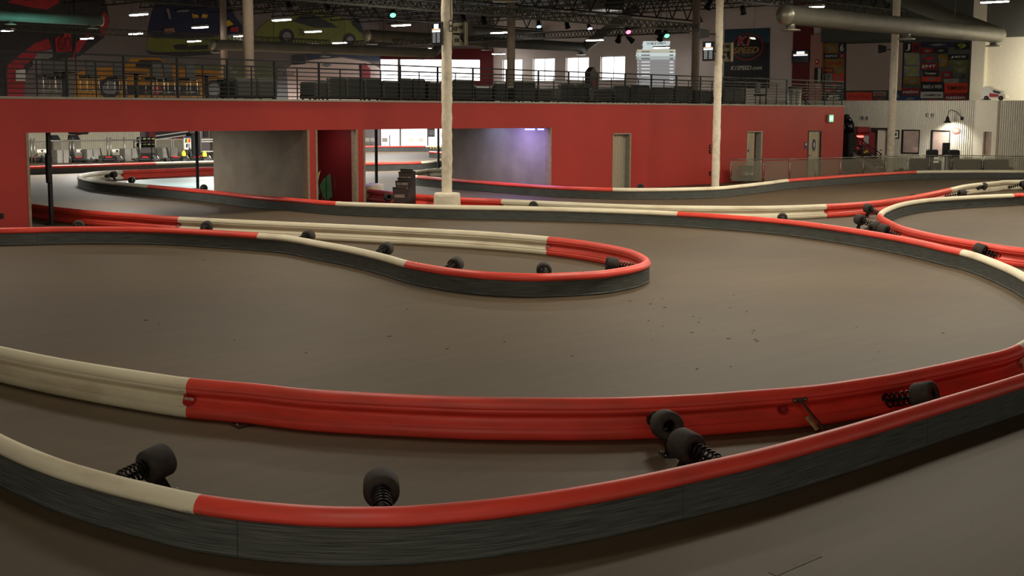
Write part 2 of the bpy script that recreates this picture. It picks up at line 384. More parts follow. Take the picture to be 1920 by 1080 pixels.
b = MB(); b.box((UC-.12, yq1, 0), (UC+.1, Y_(1860.5), zct+.02)); b.box((UC-.12, Y_(1844.5), 0), (UC+.1, yq0, zct+.02)); b.box((UC-.12, Y_(1860.5), PX(1852, 247, UC).z), (UC+.1, Y_(1844.5), zct+.02)); b.box((UC-.12, Y_(1860.5), 0), (UC+.1, Y_(1844.5), PX(1852, 291, UC).z))
struct('wall_panel', b, M_CREAM)
b = MB(); b.box((UC+.05, 14, zct-.12), (UE, 42, zct)); struct('floor_terrace', b, M_CREAM)
b = MB(); b.box((UC+2.3, 14, 0), (UC+2.4, 42, zct-.12)); struct('wall_office', b, mat('office_wall', (206, 186, 172), .7, var=.1, scale=2))

# ------------------------------------------------------------------ track barriers
HB = .389
PROF = [(.05, .262), (.068, .268), (.08, .288), (.08, .308), (.07, .335), (.052, .36), (.03, .378), (.008, .388), (-.015, .387), (-.036, .376), (-.056, .357), (-.072, .333), (-.08, .308), (-.08, .291),
        (-.07, .285), (-.078, .278), (-.078, .262), (-.066, .244), (-.04, .226), (-.024, .21), (-.022, .196), (-.03, .178), (-.05, .15), (-.07, .125), (-.08, .111), (-.07, .105),
        (-.084, .098), (-.09, .07), (-.088, .03), (-.075, .006), (-.06, 0), (.03, 0), (.03, .262)]
RPROF = [(.031, .012), (.060, .004), (.066, .02), (.058, .04), (.057, .15), (.056, .272), (.046, .286), (.031, .286)]
def catmull(P, t, i):
    p0, p1, p2, p3 = P[max(i-1, 0)], P[i], P[i+1], P[min(i+2, len(P)-1)]
    return (p1*2+(p2-p0)*t+(p0*2-p1*5+p2*4-p3)*t*t+(p1*3-p0-p2*3+p3)*t**3)*.5
BPATH = {}
def sweep(mb, pts, prof, s0, side, smooth=True, off=0.0):
    n = len(prof); vs = []; uv = []; d = s0; us = [0]
    for a, c in zip(prof, prof[1:]+prof[:1]): us.append(us[-1]+math.hypot(a[0]-c[0], a[1]-c[1]))
    rows = []
    for i, p in enumerate(pts):
        if i: d += (pts[i]-pts[i-1]).length
        nr = NRM[id(p)] if id(p) in NRM else None
        rows.append([(p+nr*x+Vector((0, 0, z))) for x, z in prof]); vs += rows[-1]
        uv += [(d, us[k]) for k in range(n)]
    fs = []
    for i in range(len(pts)-1):
        for k in range(n):
            q = (i*n+k, i*n+(k+1) % n, (i+1)*n+(k+1) % n, (i+1)*n+k); fs.append(q if side > 0 else q[::-1])
    mb.add(vs, fs, smooth, uvs=uv)
    e = [list(range(n)), [(len(pts)-1)*n+k for k in range(n)]]
    mb.add([vs[k] for k in e[0]], [list(range(n))[::-1] if side > 0 else list(range(n))]); mb.add([vs[k] for k in e[1]], [list(range(n)) if side > 0 else list(range(n))[::-1]])
NRM = {}; KEEP = []
M_TONGUE = mat('red_tongue', (176, 40, 36), .4, var=.05)
def nback(z):
    b = [q for q in PROF if q[0] < 0]; b = b[1:]
    for (n0, z0), (n1, z1) in zip(b, b[1:]):
        if z1 <= z <= z0 and z0 > z1: return n0+(n1-n0)*(z0-z)/(z0-z1)
    return -.06
def barrier(name, label, side, raw, step=.28, panel=3.2, p0=1.2, logos=True, rubber=(0, 1e9)):
    P = []; marks = []
    for k, e in enumerate(raw):
        if e[0] == 'rf': q = RF(e[1], e[2]); c = e[3] if len(e) > 3 else None
        else: q = PZ(e[0], e[1], HB); q.z = 0; c = e[2] if len(e) > 2 else None
        P.append(q)
        if c: marks.append((k, c))
    pts = []; knot = {}
    for i in range(len(P)-1):
        n = max(2, int(math.ceil((P[i+1]-P[i]).length/step))); knot[i] = len(pts)
        for k in range(n): pts.append(catmull(P, k/n, i))
    knot[len(P)-1] = len(pts); pts.append(P[-1].copy())
    for i, p in enumerate(pts):
        t = (pts[min(i+1, len(pts)-1)]-pts[max(i-1, 0)]).normalized(); NRM[id(p)] = Vector((-t.y, t.x, 0))*side
    KEEP.append(pts); BPATH[name] = pts
    acc = [0.0]
    for a, c in zip(pts, pts[1:]): acc.append(acc[-1]+(c-a).length)
    root = thing('track_barrier', label, 'barrier', pts[0], None)
    for j, (k, c) in enumerate(marks):
        i0 = knot[k]; i1 = knot[marks[j+1][0]] if j+1 < len(marks) else len(pts)-1
        if i1 <= i0: continue
        m = MB(); sweep(m, pts[i0:i1+1], PROF, acc[i0], side)
        sec = m.build('plastic_section', M_RED if c == 'R' else M_WHITE, root, ('red' if c == 'R' else 'cream white')+' plastic section')
        if j:                                          # joint: rounded red tongue on the hollow back face, rivets, maker's oval lettering
            p = pts[i0]; nr = NRM[id(p)]; t = (pts[i0+1]-pts[i0-1]).normalized(); cold = raw[marks[j-1][0]][-1]
            sgn = 1 if c == 'R' else -1; fb = -nr; redsec = sec if c == 'R' else prev
            rx = t if t.cross(Uv).dot(fb) > 0 else -t
            if logos:
                m = MB(); vs = []; fs = []; nz_ = 13
                for q in range(nz_):
                    dz = -.062+.124*q/(nz_-1); hw = .08*max(0, 1-abs(dz/.0625)**3)**.5; zz = .184+dz; bn = nback(zz)-.007
                    for e in (-1, -.5, 0, .5, 1): vs.append(p+nr*(bn+(.004 if abs(e) == 1 else 0))+t*(e*hw+sgn*.012)+Vector((0, 0, zz)))
                for q in range(nz_-1):
                    for e in range(4): fs.append((q*5+e, q*5+e+1, q*5+e+6, q*5+e+5))
                m.add(vs, fs, True); tg = m.build('joint_tongue', M_TONGUE, redsec)
                if (p-CAM).length < 34: text('PROTEX', p+nr*(nback(.186)-.004)+Vector((0, 0, .188))+t*(sgn*.012), (rx, Uv), M_PRWHITE, redsec, w=.115, h=.026, lift=.014, shear=.2, bold=.02)
            m = MB()
            for q in (-3, -2, -1, 1, 2, 3):
                for zz, oo in ((.268, -.079), (.115, -.078), (.285, .081)):
                    w = p+t*(q*.028)+nr*oo+Vector((0, 0, zz)); m.lathe([(0, .005), (.004, .004), (.005, 0)], w, nr if oo > 0 else -nr, 6)
            if (p-CAM).length < 40: m.build('rivet_row', M_STEEL if c == 'R' else M_DARK, sec, kind='stuff')
        prev = sec
    L = acc[-1]; s = -panel+p0; first = True
    while s < L:
        a, e = max(s, 0), min(s+panel-.005, L); s += panel
        if a < rubber[0] or e > rubber[1] or e-a < .1: continue
        seg = [pts[i] for i in range(len(pts)) if a <= acc[i] <= e]
        def at(x):
            i = max(k for k in range(len(pts)) if acc[k] <= x+1e-9); i = min(i, len(pts)-2); f = (x-acc[i])/(acc[i+1]-acc[i]); q = pts[i].lerp(pts[i+1], f); NRM[id(q)] = NRM[id(pts[i])].lerp(NRM[id(pts[i+1])], f).normalized(); KEEP.append(q); return q
        seg = [at(a)]+[q for q in seg if (q-at(a)).length > .01 and (q-at(e)).length > .01]+[at(e)]
        if len(seg) < 2: continue
        m = MB(); sweep(m, seg, RPROF, a, side, smooth=False); m.build('rubber_panel', M_RUB, root)
    return root

barrier('front', 'nearest track barrier across the bottom of the photo, black rubber face towards the viewer', -1,
  [('rf', -9, 14.2, 'W'), ('rf', -7.2, 13.3), ('rf', -5.9, 12.4), ('rf', -4.9, 11.55), (0, 815), (100, 857), (200, 887), (300, 911), (376, 927, 'R'), (480, 940), (605, 949), (720, 950), (805, 946), (960, 931), (1150, 901), (1335, 862), (1440, 838), (1600, 794.5), (1760, 747.5), (1920, 700), ('rf', 6.4, 14.7), ('rf', 8.4, 16.3), ('rf', 12, 18.6)], step=.14, panel=3.34, p0=2.42)
barrier('bend', 'barrier of the wide bend, hollow red back towards viewer, tight turn far left', 1,
  [('rf', -11, 17.8, 'W'), ('rf', -8, 16.2), ('rf', -6.4, 15.25), (0, 649), (100, 669), (200, 686), (300, 701), (357, 708.5, 'R'), (480, 719), (600, 731), (850, 743), (1000, 745.5), (1150, 745), (1300, 739), (1400, 732), (1525, 722), (1630, 707), (1690, 697), (1815, 671), (1908, 645, 'W'), ('rf', 6.9, 17.1), ('rf', 7.9, 19.6), (1920, 511), (1877, 491), (1837, 476), (1807, 467.5, 'R'), (1778, 461.5), (1690, 442.5), (1565, 422.5), (1440, 408), (1272, 396.5, 'W'), (1130, 390.5), (960, 386), (855, 384.5), (730, 381), (632, 377.5, 'R'), (555, 371.5), (480, 366), (400, 357), (280, 346, 'W'), (200, 339), (168, 335.5), (151, 331), (149, 327.5), (160, 324.3), (187, 321), (228, 319, 'R'), (310, 316), (397, 313), ('rf', -12.4, 61.2)], step=.16, p0=1.77)
barrier('loop', 'hairpin loop barrier at left centre with a red tip pointing right', -1,
  [('rf', -18, 27.5, 'R'), ('rf', -14, 28.7), (0, 427), (100, 425), (200, 424.5), (300, 426), (400, 431), (486, 436.5, 'W'), (539, 441), (599, 451.5), (658, 462), (718, 475.5), (765, 488.5, 'R'), (817, 498), (860, 504), (919, 509.5), (999, 512.5), (1058, 511), (1117, 508), (1157, 503), (1190, 496.5), (1208, 490), (1212, 484), (1206, 478), (1187, 469), (1157, 461.5), (1098, 451.5), (1030, 443.5, 'W'), (959, 437.5), (860, 431), (678, 422), (480, 413), (337, 406, 'R'), (250, 400), (150, 392.5), (54, 380.5), ('rf', -15.5, 40.5), ('rf', -19, 45)], step=.16, p0=1.43)
barrier('middle', 'barrier right behind the long front bend, red, white, red then white backs', 1,
  [(690, 354, 'R'), (777, 363), (855, 369), (942, 373, 'W'), (1085, 379.5), (1210, 384), (1335, 385.8), (1440, 385.8), (1547, 382.5, 'R'), (1640, 376), (1715, 365.5), (1781, 352, 'W'), (1815, 345), (1865, 340), (1920, 337), ('rf', 26, 53), ('rf', 30, 53)])
barrier('right', 'hairpin barrier at the right edge, red back with white and rubber inner side', -1,
  [('rf', 13.5, 23, 'R'), ('rf', 11.3, 24.4), (1920, 464.5), (1837, 452.6), (1758, 439), (1698, 425), (1669, 413), (1655, 405.5), (1650, 400, 'W'), (1659, 391), (1688.5, 380), (1738, 372), (1817, 366.5), (1898, 363, 'R'), (1920, 362), ('rf', 17.5, 42.6), ('rf', 22, 43)], step=.2, logos=False)
barrier('far', 'far barrier along the foot of the red wall, curving to the right edge', -1,
  [('rf', 3, 66, 'W'), (828, 315.5), (800, 317.3), (781, 319.3), (773.5, 322), (775, 325.5), (784.5, 328.8, 'R'), (827, 332.8), (850, 334.7), (960, 343), (1060, 349), (1149.5, 352, 'W'), (1235, 352.2), (1335, 350), (1385, 346), (1440, 340), (1476, 335.5, 'R'), (1565, 329), (1640, 324), (1717, 320, 'W'), (1790, 319), (1920, 319), ('rf', 27, 60.5)], step=.3, logos=False)
barrier('pit', 'straight barrier in front of the parked karts, red then white', -1,
  [('rf', -26, 54, 'R'), (0, 313), (50, 311.5), (170, 308), (291, 304, 'W'), (400, 301), (440, 300)], step=.4, logos=False)
barrier('aisle', 'barrier seen through the aisle opening, red left and white right, nearer one', -1,
  [(600, 308, 'R'), (680, 305), (788, 302.6, 'W'), (828, 298), (850, 295)], step=.4, logos=False)
barrier('counter', 'farthest barrier in front of the bright storefront, mostly red', -1,
  [(600, 274, 'R'), (680, 273.5), (798, 273, 'W'), (850, 274)], step=.4, logos=False)
barrier('stub', 'short barrier end with red top beside the storefront post', -1,
  [(806, 283, 'R'), (828, 284.5), (850, 286)], step=.3, logos=False)
# yellow and black hazard tape on the farthest barrier
bp = BPATH['counter']; 
# ------------------------------------------------------------------ sprung tyre buffers inside the barrier islands
def proto_buffer():
    r = thing('tyre_buffer', 'x', 'tyre buffer', (0, 0, 0))
    m = MB(); m.lathe([(-.02, .055), (-.1, .055), (-.112, .07), (-.115, .1), (-.105, .122), (-.085, .133), (.08, .133), (.1, .125), (.112, .1), (.112, .045), (.0, .045)], (0, 0, 0), (1, 0, 0), 24); m.build('tyre', M_TYRE, r)
    m = MB(); path = []
    for k in range(6*12+1):
        a = 2*pi*k/12; path.append((.1+.32*k/72, .068*cos(a), .068*sin(a)))
    m.tube(path, .0095, 6); m.build('spring', M_SPRING, r)
    m = MB(); m.lathe([(.40, .0), (.40, .06), (.425, .06), (.43, .0)], (0, 0, 0), (1, 0, 0), 16); m.rbox((.44, 0, 0), (.02, .13, .05), .004); m.build('end_plate', M_DARK, r)
    m = MB(); m.lathe([(-.1, .018), (.4, .018)], (0, 0, 0), (1, 0, 0), 8); m.build('rod', M_DARK, r)
    return r
def arm(r, hz):
    m = MB(); m.prism([(-.05, -.012, -.1), (.05, -.012, -.1), (.0, -.012, -hz+.01), (-.14, -.012, -hz+.01)], Vector((0, .024, 0))); m.build('bracket_arm', M_DARK, r)
    m = MB(); m.rbox((-.08, 0, -hz+.006), (.2, .14, .012), .003); p = m.build('floor_plate', M_DARK, r)
    m = MB()
    for sx in (-1, 1):
        for sy in (-1, 1): m.lathe([(0, .009), (.01, .009), (.012, 0)], (-.08+sx*.075, sy*.045, -hz+.012), (0, 0, 1), 6)
    m.build('bolt', M_STEEL, p)
PB = proto_buffer(); arm(PB, .25)
BUF = [  # tyre centre, aim pixel, label
 (293, 868, 240, 893, 'sprung tyre buffer behind the white end of the nearest barrier'),
 (715, 915, 717, 965, 'sprung tyre buffer seen end-on behind the lowest sag of the nearest red rail'),
 (1287, 836, 1345, 868, 'sprung tyre buffer leaning on the nearest red rail, in front of another tyre'),
 (1250, 797, 1222, 783, 'tyre buffer bolted to the hollow red bend barrier, hub hole facing the viewer'),
 (1733, 741, 1657, 752, 'tyre buffer with a long spring lying along the red bend barrier at right'),
 (388, 425, 375, 434, 'tyre buffer peeping over the loop barrier at the red and white joint, far left'),
 (578, 443, 556, 452, 'tyre buffer behind the start of the loop barrier white section'),
 (724, 467, 700, 479, 'tyre buffer with dark spring behind the middle of the loop white section'),
 (854, 496, 836, 507, 'tyre buffer just behind the red near side of the loop'),
 (1020, 506, 1021, 522, 'tyre top seen end-on behind the lowest part of the loop red rail'),
 (1148, 496, 1182, 501, 'tyre buffer tucked inside the red tip of the hairpin loop'),
 (147, 424, 140, 436, 'tyre top behind the loop barrier near the red pier'),
 (1000, 386, 1000, 397, 'dark tyre top between the two white rails at centre, left one'),
 (1234, 392, 1234, 400, 'dark tyre top between the two white rails at centre, right one'),
 (1467, 409, 1468, 418, 'tyre top above the long red rail below the white back barrier'),
 (1628, 391, 1652, 402, 'upper of the tyre buffers springing to the right hairpin tip'),
 (1612, 412, 1650, 426, 'middle tyre buffer on its bracket left of the right hairpin tip'),
 (1640, 426, 1622, 436, 'low tyre buffer pointing left in front of the right hairpin tip'),
 (1657, 431, 1692, 444, 'lowest tyre buffer at the right hairpin tip with spring along the rail'),
 (1712, 370, 1722, 378, 'tyre top above the white inner rail of the right hairpin'),
 (1804, 362, 1772, 369, 'tyre buffer with pale spring lying between white rails at right, left one'),
 (1844, 349, 1812, 359, 'raised tyre buffer with spring against the white back barrier at right'),
 (1919, 345, 1892, 351, 'tyre buffer at the right edge of the photo by the white barrier'),
 (1838, 469, 1880, 484, 'tyre buffer wedged between the red right rail and the long bend rail'),
 (213, 327, 184, 334, 'tyre buffer inside the white turn of the far left hairpin'),
 (247, 338, 240, 345, 'tyre top on the pale blue floor in the far left hairpin'),
 (382, 353, 378, 360, 'tyre top at the foot of the thin black post by the blue floor'),
 (728, 370, 712, 372, 'black tyre buffer standing left of the warning sign rack'),
 (577, 372, 573, 380, 'tyre top at the corner of the red pier left of the flag booth'),
 (1609, 322, 1600, 330, 'dark tyre top above the far red rail below the stairs'),
 (1690, 320, 1692, 328, 'dark tyre top above the far red rail near the white column'),
 (789, 323, 815, 325, 'tyre buffer inside the far hairpin tip beside the sign rack'),
 (1045, 346, 1046, 354, 'dark tyre top above the far red rail by the aisle wall edge'),
 (1201, 351, 1201, 359, 'dark tyre top above the far white rail right of the plated doorway'),
]
ZT = .25
for i, (px, py, qx, qy, lab) in enumerate(BUF):
    c = PZ(px, py, ZT); e = PZ(qx, qy, .13 if i in (4, 15, 16, 17, 18, 20, 21, 22, 23, 24, 27, 31) else .2); a = math.atan2(e.y-c.y, e.x-c.x); bt = min(.35, math.atan2(c.z-e.z, math.hypot(e.x-c.x, e.y-c.y)))
    o = dup(PB, c, label=lab, group='sprung tyre buffers between the barriers', rot=(0, bt, a))
    for ch in o.children:
        if ch.name.startswith(('bracket', 'floor_plate')): ch.rotation_euler = (0, -bt, 0)
    k = max(.75, min(1.7, ((e-c).length-.12)/.3)) if i in (0, 4, 15, 16, 18, 20, 21, 22, 23) else 1.0
    for ch in o.children:
        if ch.name.startswith(('spring', 'rod')): ch.scale.x = k; ch.location.x = .1-.1*k
        if ch.name.startswith('end_plate'): ch.location.x = .3*(k-1)
for ch in list(PB.children):
    for g in list(ch.children): bpy.data.objects.remove(g)
    bpy.data.objects.remove(ch)
bpy.data.objects.remove(PB)
# flat bar brace on the bend barrier
r = thing('barrier_brace', 'flat steel brace propping the red bend barrier at right, tan clamp on it', 'brace', PZ(1545, 808))
t0 = PD(1500, 750, 12.535); t1 = PZ(1548, 808, .01)
m = MB(); d = (t1-t0).normalized(); w = d.cross(Uv).normalized(); m.obox((t0+t1)/2, d*((t1-t0).length/2), w*.022, d.cross(w)*.006); m.build('bar', M_BROWNSTEEL, r)
m = MB(); wl = (PD(1520, 747, 12.575)-PD(1485, 751, 12.505)).normalized(); m.obox(t0, wl.cross(Uv)*.006, wl*.075, Uv*.022); pl = m.build('top_plate', M_BROWNSTEEL, r)
m = MB()
for s in (-1, 1): m.lathe([(0, .011), (.01, .011), (.012, 0)], t0+wl*(.055*s)-Fv*.006, -Fv, 6)
m.build('bolt', M_STEEL, pl)
s0 = PZ(1513, 781, .14); s1 = PZ(1533, 806, .03); d = (s1-s0).normalized(); w = d.cross(Uv).normalized(); m = MB(); m.obox((s0+s1)/2, d*((s1-s0).length/2), w*.022, d.cross(w)*.012); m.build('clamp_bar', M_TAN, r)
c = PD(1467, 766, 12.515); m = MB(); m.lathe([(-.05, .054), (.008, .054), (.012, .05), (.012, .045), (.0, .042), (-.01, 0)], c, (-Fv*.8-Rv*.1+Uv*.25), 24); tag(m.build('barrier_hole', mat('hole_shade_red', (140, 24, 22), .5)), 'round hole, its shade painted dark red, in the bend barrier left of the brace', 'plug')  # hole drawn as a shallow disc, its inner shade put into the dark red
r = thing('floor_anchor', 'small bolted steel anchor plate on the floor below the white and red joint', 'anchor', PZ(457, 797))
m = MB(); m.prism([PZ(432, 797, .002), PZ(447, 804, .002), PZ(480, 797, .002), PZ(476, 793, .002), PZ(436, 792, .002)], Uv*.008); m.build('plate', M_DARK, r)
for q in ((440, 791), (445, 797), (474, 794)):
    m = MB(); m.lathe([(0, .011), (.012, .011), (.014, 0)], PZ(*q, .008), Uv, 6); m.build('bolt', M_STEEL, r)

# ------------------------------------------------------------------ columns and posts
def column(label, base, r, m, z1=10.15, lump=.0, z0=0.0):
    t = thing('column', label, 'column', (base.x, base.y, z0)); rnd = random.Random(int(base.x*10)); path = []; rr = []
    n = 60 if lump else 2; jx = jy = 0
    for k in range(n):
        path.append((base.x+rnd.uniform(-1, 1)*lump*.35, base.y+rnd.uniform(-1, 1)*lump*.35, z0+(z1-z0)*k/(n-1))); rr.append(r+rnd.uniform(-1, 1)*lump)
    q = MB(); q.tube(path, rr, 16); q.build('shaft', m, t); return t
C1, C2, C3 = PZ(838, 397), PZ(1341, 357), PD(1669, 300, 64.5)
def wrap_base(t, c, r, h, z0=0.0):
    rnd = random.Random(3); q = MB(); prof = [(0, r*1.0), (.02, r*1.03), (h*.3, r*1.0), (h*.55, r*.97), (h*.8, r*.98), (h*.95, r*.96), (h, r*.88), (h+.01, .1)]
    q.lathe(prof, (c.x, c.y, z0), Uv, 28); q.v = [(x+rnd.uniform(-.012, .012), y+rnd.uniform(-.012, .012), z) for x, y, z in q.v]; return q.build('wrapped_base', M_COLW, t)
t = column('white wrapped column in front of the red wall, standing in a padded white base', C1, .155, M_COLW, lump=.012); wrap_base(t, C1, .4, .56)
q = MB(); p = C1+Vector((-.02, -.2, 0))
for k in range(2): q.tube([(p.x+.08*cos(a)*1, p.y, 5.3+k*.16+.08*sin(a)) for a in [2*pi*i/14 for i in range(15)]], .012, 5)
q.tube([(p.x, p.y, 5.5), (p.x-.03, p.y, 7), (p.x, p.y, 10)], .01, 5); q.build('cable_coil', M_BLACK, t)
column('white wrapped column right of centre, behind the far barrier', C2, .15, M_COLW, lump=.01)
column('white wrapped column at right standing behind the glass railing', Vector((C3.x, C3.y, 0)), .18, M_COLW, lump=.006)
for px, d, r, lab in ((467, 44.5, .18, 'wide taupe column rising behind the railing at upper left'), (421, 70, .17, 'slim pale column left of the wide taupe column, deep inside the mezzanine'),
                      (958, 60, .18, 'taupe column behind the railing just right of the tall wrapped column'), (1303, 66, .19, 'taupe column behind the railing left of the white column with screens')):
    p = PD(px, 150, d); column(lab, Vector((p.x, p.y, 0)), r, M_COLG, z0=ZM+.0)
for px, py, w, lab in ((97, 421, .13, 'thick black post at the far left opening beside the red pier'), (371, 354, .12, 'thin black post standing by the blue floor at left'), (543, 372, .1, 'black post in front of the grey sheet wall'),
                       (706, 352, .12, 'black post right of the flag booth above the white drum'), (822, 326, .12, 'thin black post just left of the tall wrapped column'), (1006, 337, .12, 'black post lit violet at the right end of the aisle')):
    c = PZ(px, py); t = thing('support_post', lab, 'post', c); q = MB(); q.rbox((c.x, c.y, 1.37), (w*.75, w*.75, 2.74), .01); q.build('shaft', M_BLACK, t)
    q = MB(); q.rbox((c.x, c.y, .012), (.3, .3, .024), .004); q.build('base_plate', M_DARK, t)
    if px == 97: q = MB(); q.rbox((c.x-.08, c.y-.1, 1.45), (.12, .14, .75), .02); q.build('switch_box', M_BLACK, t)
c = PD(697, 350, 44.6); t = thing('padded_drum', 'white wrapped drum left of the warning sign rack', 'drum', (c.x, c.y, 0)); wrap_base(t, c, .4, .54)
c = PZ(1000, 337); t = thing('red_pad', 'dark red padded wrap on the floor at the foot of the violet-lit post', 'pad', c); q = MB()
q.lathe([(0, .5), (.1, .5), (.16, .42), (.17, .2)], c, Uv, 20); q.build('pad', M_WALLDK, t)

# ------------------------------------------------------------------ doors, frames and small fittings on the red wall
M_PLATE = mat('diamond_plate', (176, 164, 142), .4, .35, var=.3, scale=60, bump=.6)
def plated(name, u0, u1, v, z1, ang=0.0):
    f = struct(name, MB().rbox(((u0+u1)/2, v, z1/2), (u1-u0, .05, z1), .006), M_PLATE)
    q = MB(); n = int(z1/.11); w = (u1-u0)
    for i in range(n):
        for j in range(4):
            cx = u0+w*(j+.5)/4; cz = (i+.5)*z1/n; s = 1 if (i+j) % 2 else -1
            q.obox((cx, v-.028, cz), Vector((.035, 0, .045*s)), Vector((0, .004, 0)), Vector((.008, 0, -.008*s)))
    q.build('raised_tread', M_PLATE, f, kind='stuff'); return f
d0, d1, d2 = doors
plated('door_1', d0[0], d0[0]+(d0[1]-d0[0])*.72, VW+.16, 2.085); q = MB(); q.box((d0[1]-.05, VW-.02, 0), (d0[1]+.02, VW+.25, 2.11)); q.box((d0[0]-.04, VW-.02, 0), (d0[0], VW+.2, 2.11)); q.box((d0[0]-.04, VW-.02, 2.085), (d0[1]+.02, VW+.2, 2.13)); q.box((d0[0]+(d0[1]-d0[0])*.72, VW+.2, 0), (d0[1], VW+.24, 2.085)); struct('trim_6', q, M_TRIM)
f = plated('door_2', d1[0], d1[0]+(d1[1]-d1[0])*.6, VW+.1, 2.085); q = MB(); q.rbox((d1[0]+.1, VW+.04, 1.3), (.1, .06, .1), .01); q.build('lock', M_BLACK, f)
q = MB(); q.box((d1[1]-.09, VW-.02, 0), (d1[1]+.02, VW+.25, 2.11)); q.box((d1[0]-.05, VW-.02, 0), (d1[0], VW+.2, 2.11)); q.box((d1[0]-.05, VW-.02, 2.085), (d1[1]+.02, VW+.2, 2.13)); struct('trim_7', q, M_TRIM)
q = MB(); q.box((d1[0], VW+1.5, 0), (d1[1]+1.5, VW+1.6, 2.6)); q.box((d0[0], VW+1.5, 0), (d0[1]+1.5, VW+1.6, 2.6)); struct('wall_closet', q, M_BLACK)
f = plated('door_3', d2[0], d2[1], VW+.06, 2.07); q = MB(); q.tube([(d2[0]+.08, VW+.03, 1.0), (d2[0]+.08, VW-.04, 1.0), (d2[0]+.22, VW-.04, 1.0)], .015, 6); q.build('door_handle', M_DARK, f)
q = MB(); q.box((d2[1]-.0, VW-.02, 0), (d2[1]+.05, VW+.2, 2.11)); q.box((d2[0]-.05, VW-.02, 0), (d2[0], VW+.2, 2.11)); q.box((d2[0]-.05, VW-.02, 2.07), (d2[1]+.05, VW+.2, 2.12)); struct('trim_8', q, M_BLACK)
def oval(mb, c, ax, rx, ry, lift, t=.008, n=28):
    nn = ax[0].cross(ax[1]); mb.prism([Vector(c)+ax[0]*(rx*cos(2*pi*k/n))+ax[1]*(ry*sin(2*pi*k/n))+nn*lift for k in range(n)], nn*t); return mb
c = PY(1526, 272, VW+.03); t = thing('restroom_sign', 'dark blue oval restroom sign with a white figure on the plated door', 'sign', c)
oval(MB(), c, AX_V, .15, .27, .0).build('plate', M_PRNAVY, t)
q = MB(); oval(q, c+Uv*.1, AX_V, .035, .035, .012); q.prism([c+Vector((x, -.012, z)) for x, z in ((-.05, .06), (.05, .06), (.04, -.06), (.02, -.06), (.02, -.1), (-.02, -.1), (-.02, -.06), (-.04, -.06))], Vector((0, -.006, 0))); q.build('figure', M_PRWHITE, t)

c = PY(1511, 273, VW-.01); t = thing('wall_notice', 'small blue notice on the red wall left of the restroom door', 'sign', c); MB().rbox(c, (.2, .02, .32), .004).build('plate', M_PRBLUE, t); MB().rbox(c+Vector((0, -.012, .06)), (.1, .008, .1), .002).build('symbol', M_PRWHITE, t)
c = PY(1557, 222, VW-.06); t = thing('exit_sign', 'green lit exit sign high on the red wall near its right end', 'sign', c); MB().rbox(c, (.42, .1, .36), .01).build('housing', M_TRIM, t)
MB().rbox(c-Vector((0, .052, 0)), (.36, .01, .3), .003).build('lit_face', mat('exit_green', (.32, .95, .5), emit=1.1), t); text('EXIT', c-Vector((0, .05, 0)), AX_V, mat('exit_letters', (.85, 1, .9), emit=1.6), t, w=.3, h=.14)
c = PY(4, 405, VW-.02); t = thing('wall_outlet', 'small dark outlet low on the red pier at the left edge', 'outlet', c); MB().rbox(c, (.09, .03, .13), .005).build('plate', M_BLACK, t); MB().rbox(c-Vector((0, .017, .02)), (.04, .01, .03), .002).build('socket', M_DARK, t)
for py, lab in ((275, 'upper'), (284, 'middle'), (325, 'lower')):
    c = PY(1331.5, py, VW-.02); t = thing('wall_box', lab+' small dark switch box on the red wall just left of the white column', 'switch', c); MB().rbox(c, (.1, .05, .16), .01).build('box', M_DARK, t); MB().rbox(c-Vector((0, .03, 0)), (.04, .02, .05), .004).build('switch', M_STEEL, t)

# ------------------------------------------------------------------ mezzanine railing
V_R = VW+.08
t = thing('mezzanine_railing', 'long black metal railing with nine horizontal bars along the mezzanine edge', 'railing', (U(700), V_R, ZM+.06))
ua0, ua1 = PY(125, 140, V_R).x, PY(1313, 170, V_R).x; st = (ua1-ua0)/17; k0 = -3
ue = u_end-.1; zr = 4.376; k = k0
while ua0+k*st < ue+.05:
    u = min(ua0+k*st, ue); MB().box((u-.025, V_R-.025, ZM+.05), (u+.025, V_R+.025, zr)).build('post', M_RAIL, t)
    if u+st/2 < ue: MB().box((u+st/2-.014, V_R-.014, ZM+.05), (u+st/2+.014, V_R+.014, zr-.2)).build('picket', M_RAIL, t)
    k += 1
MB().box((ue-.025, V_R-.025, ZM+.05), (ue+.025, V_R+.025, zr)).build('post', M_RAIL, t)
for i in range(9):
    z = zr-.02 if i == 0 else zr-.2-(i-1)*(zr-.2-ZM-.14)/7; h = .022 if i in (0, 1) else .014
    MB().box((ua0+k0*st, V_R-.02, z-h), (ue, V_R+.02, z+h)).build('rail', M_RAIL, t)

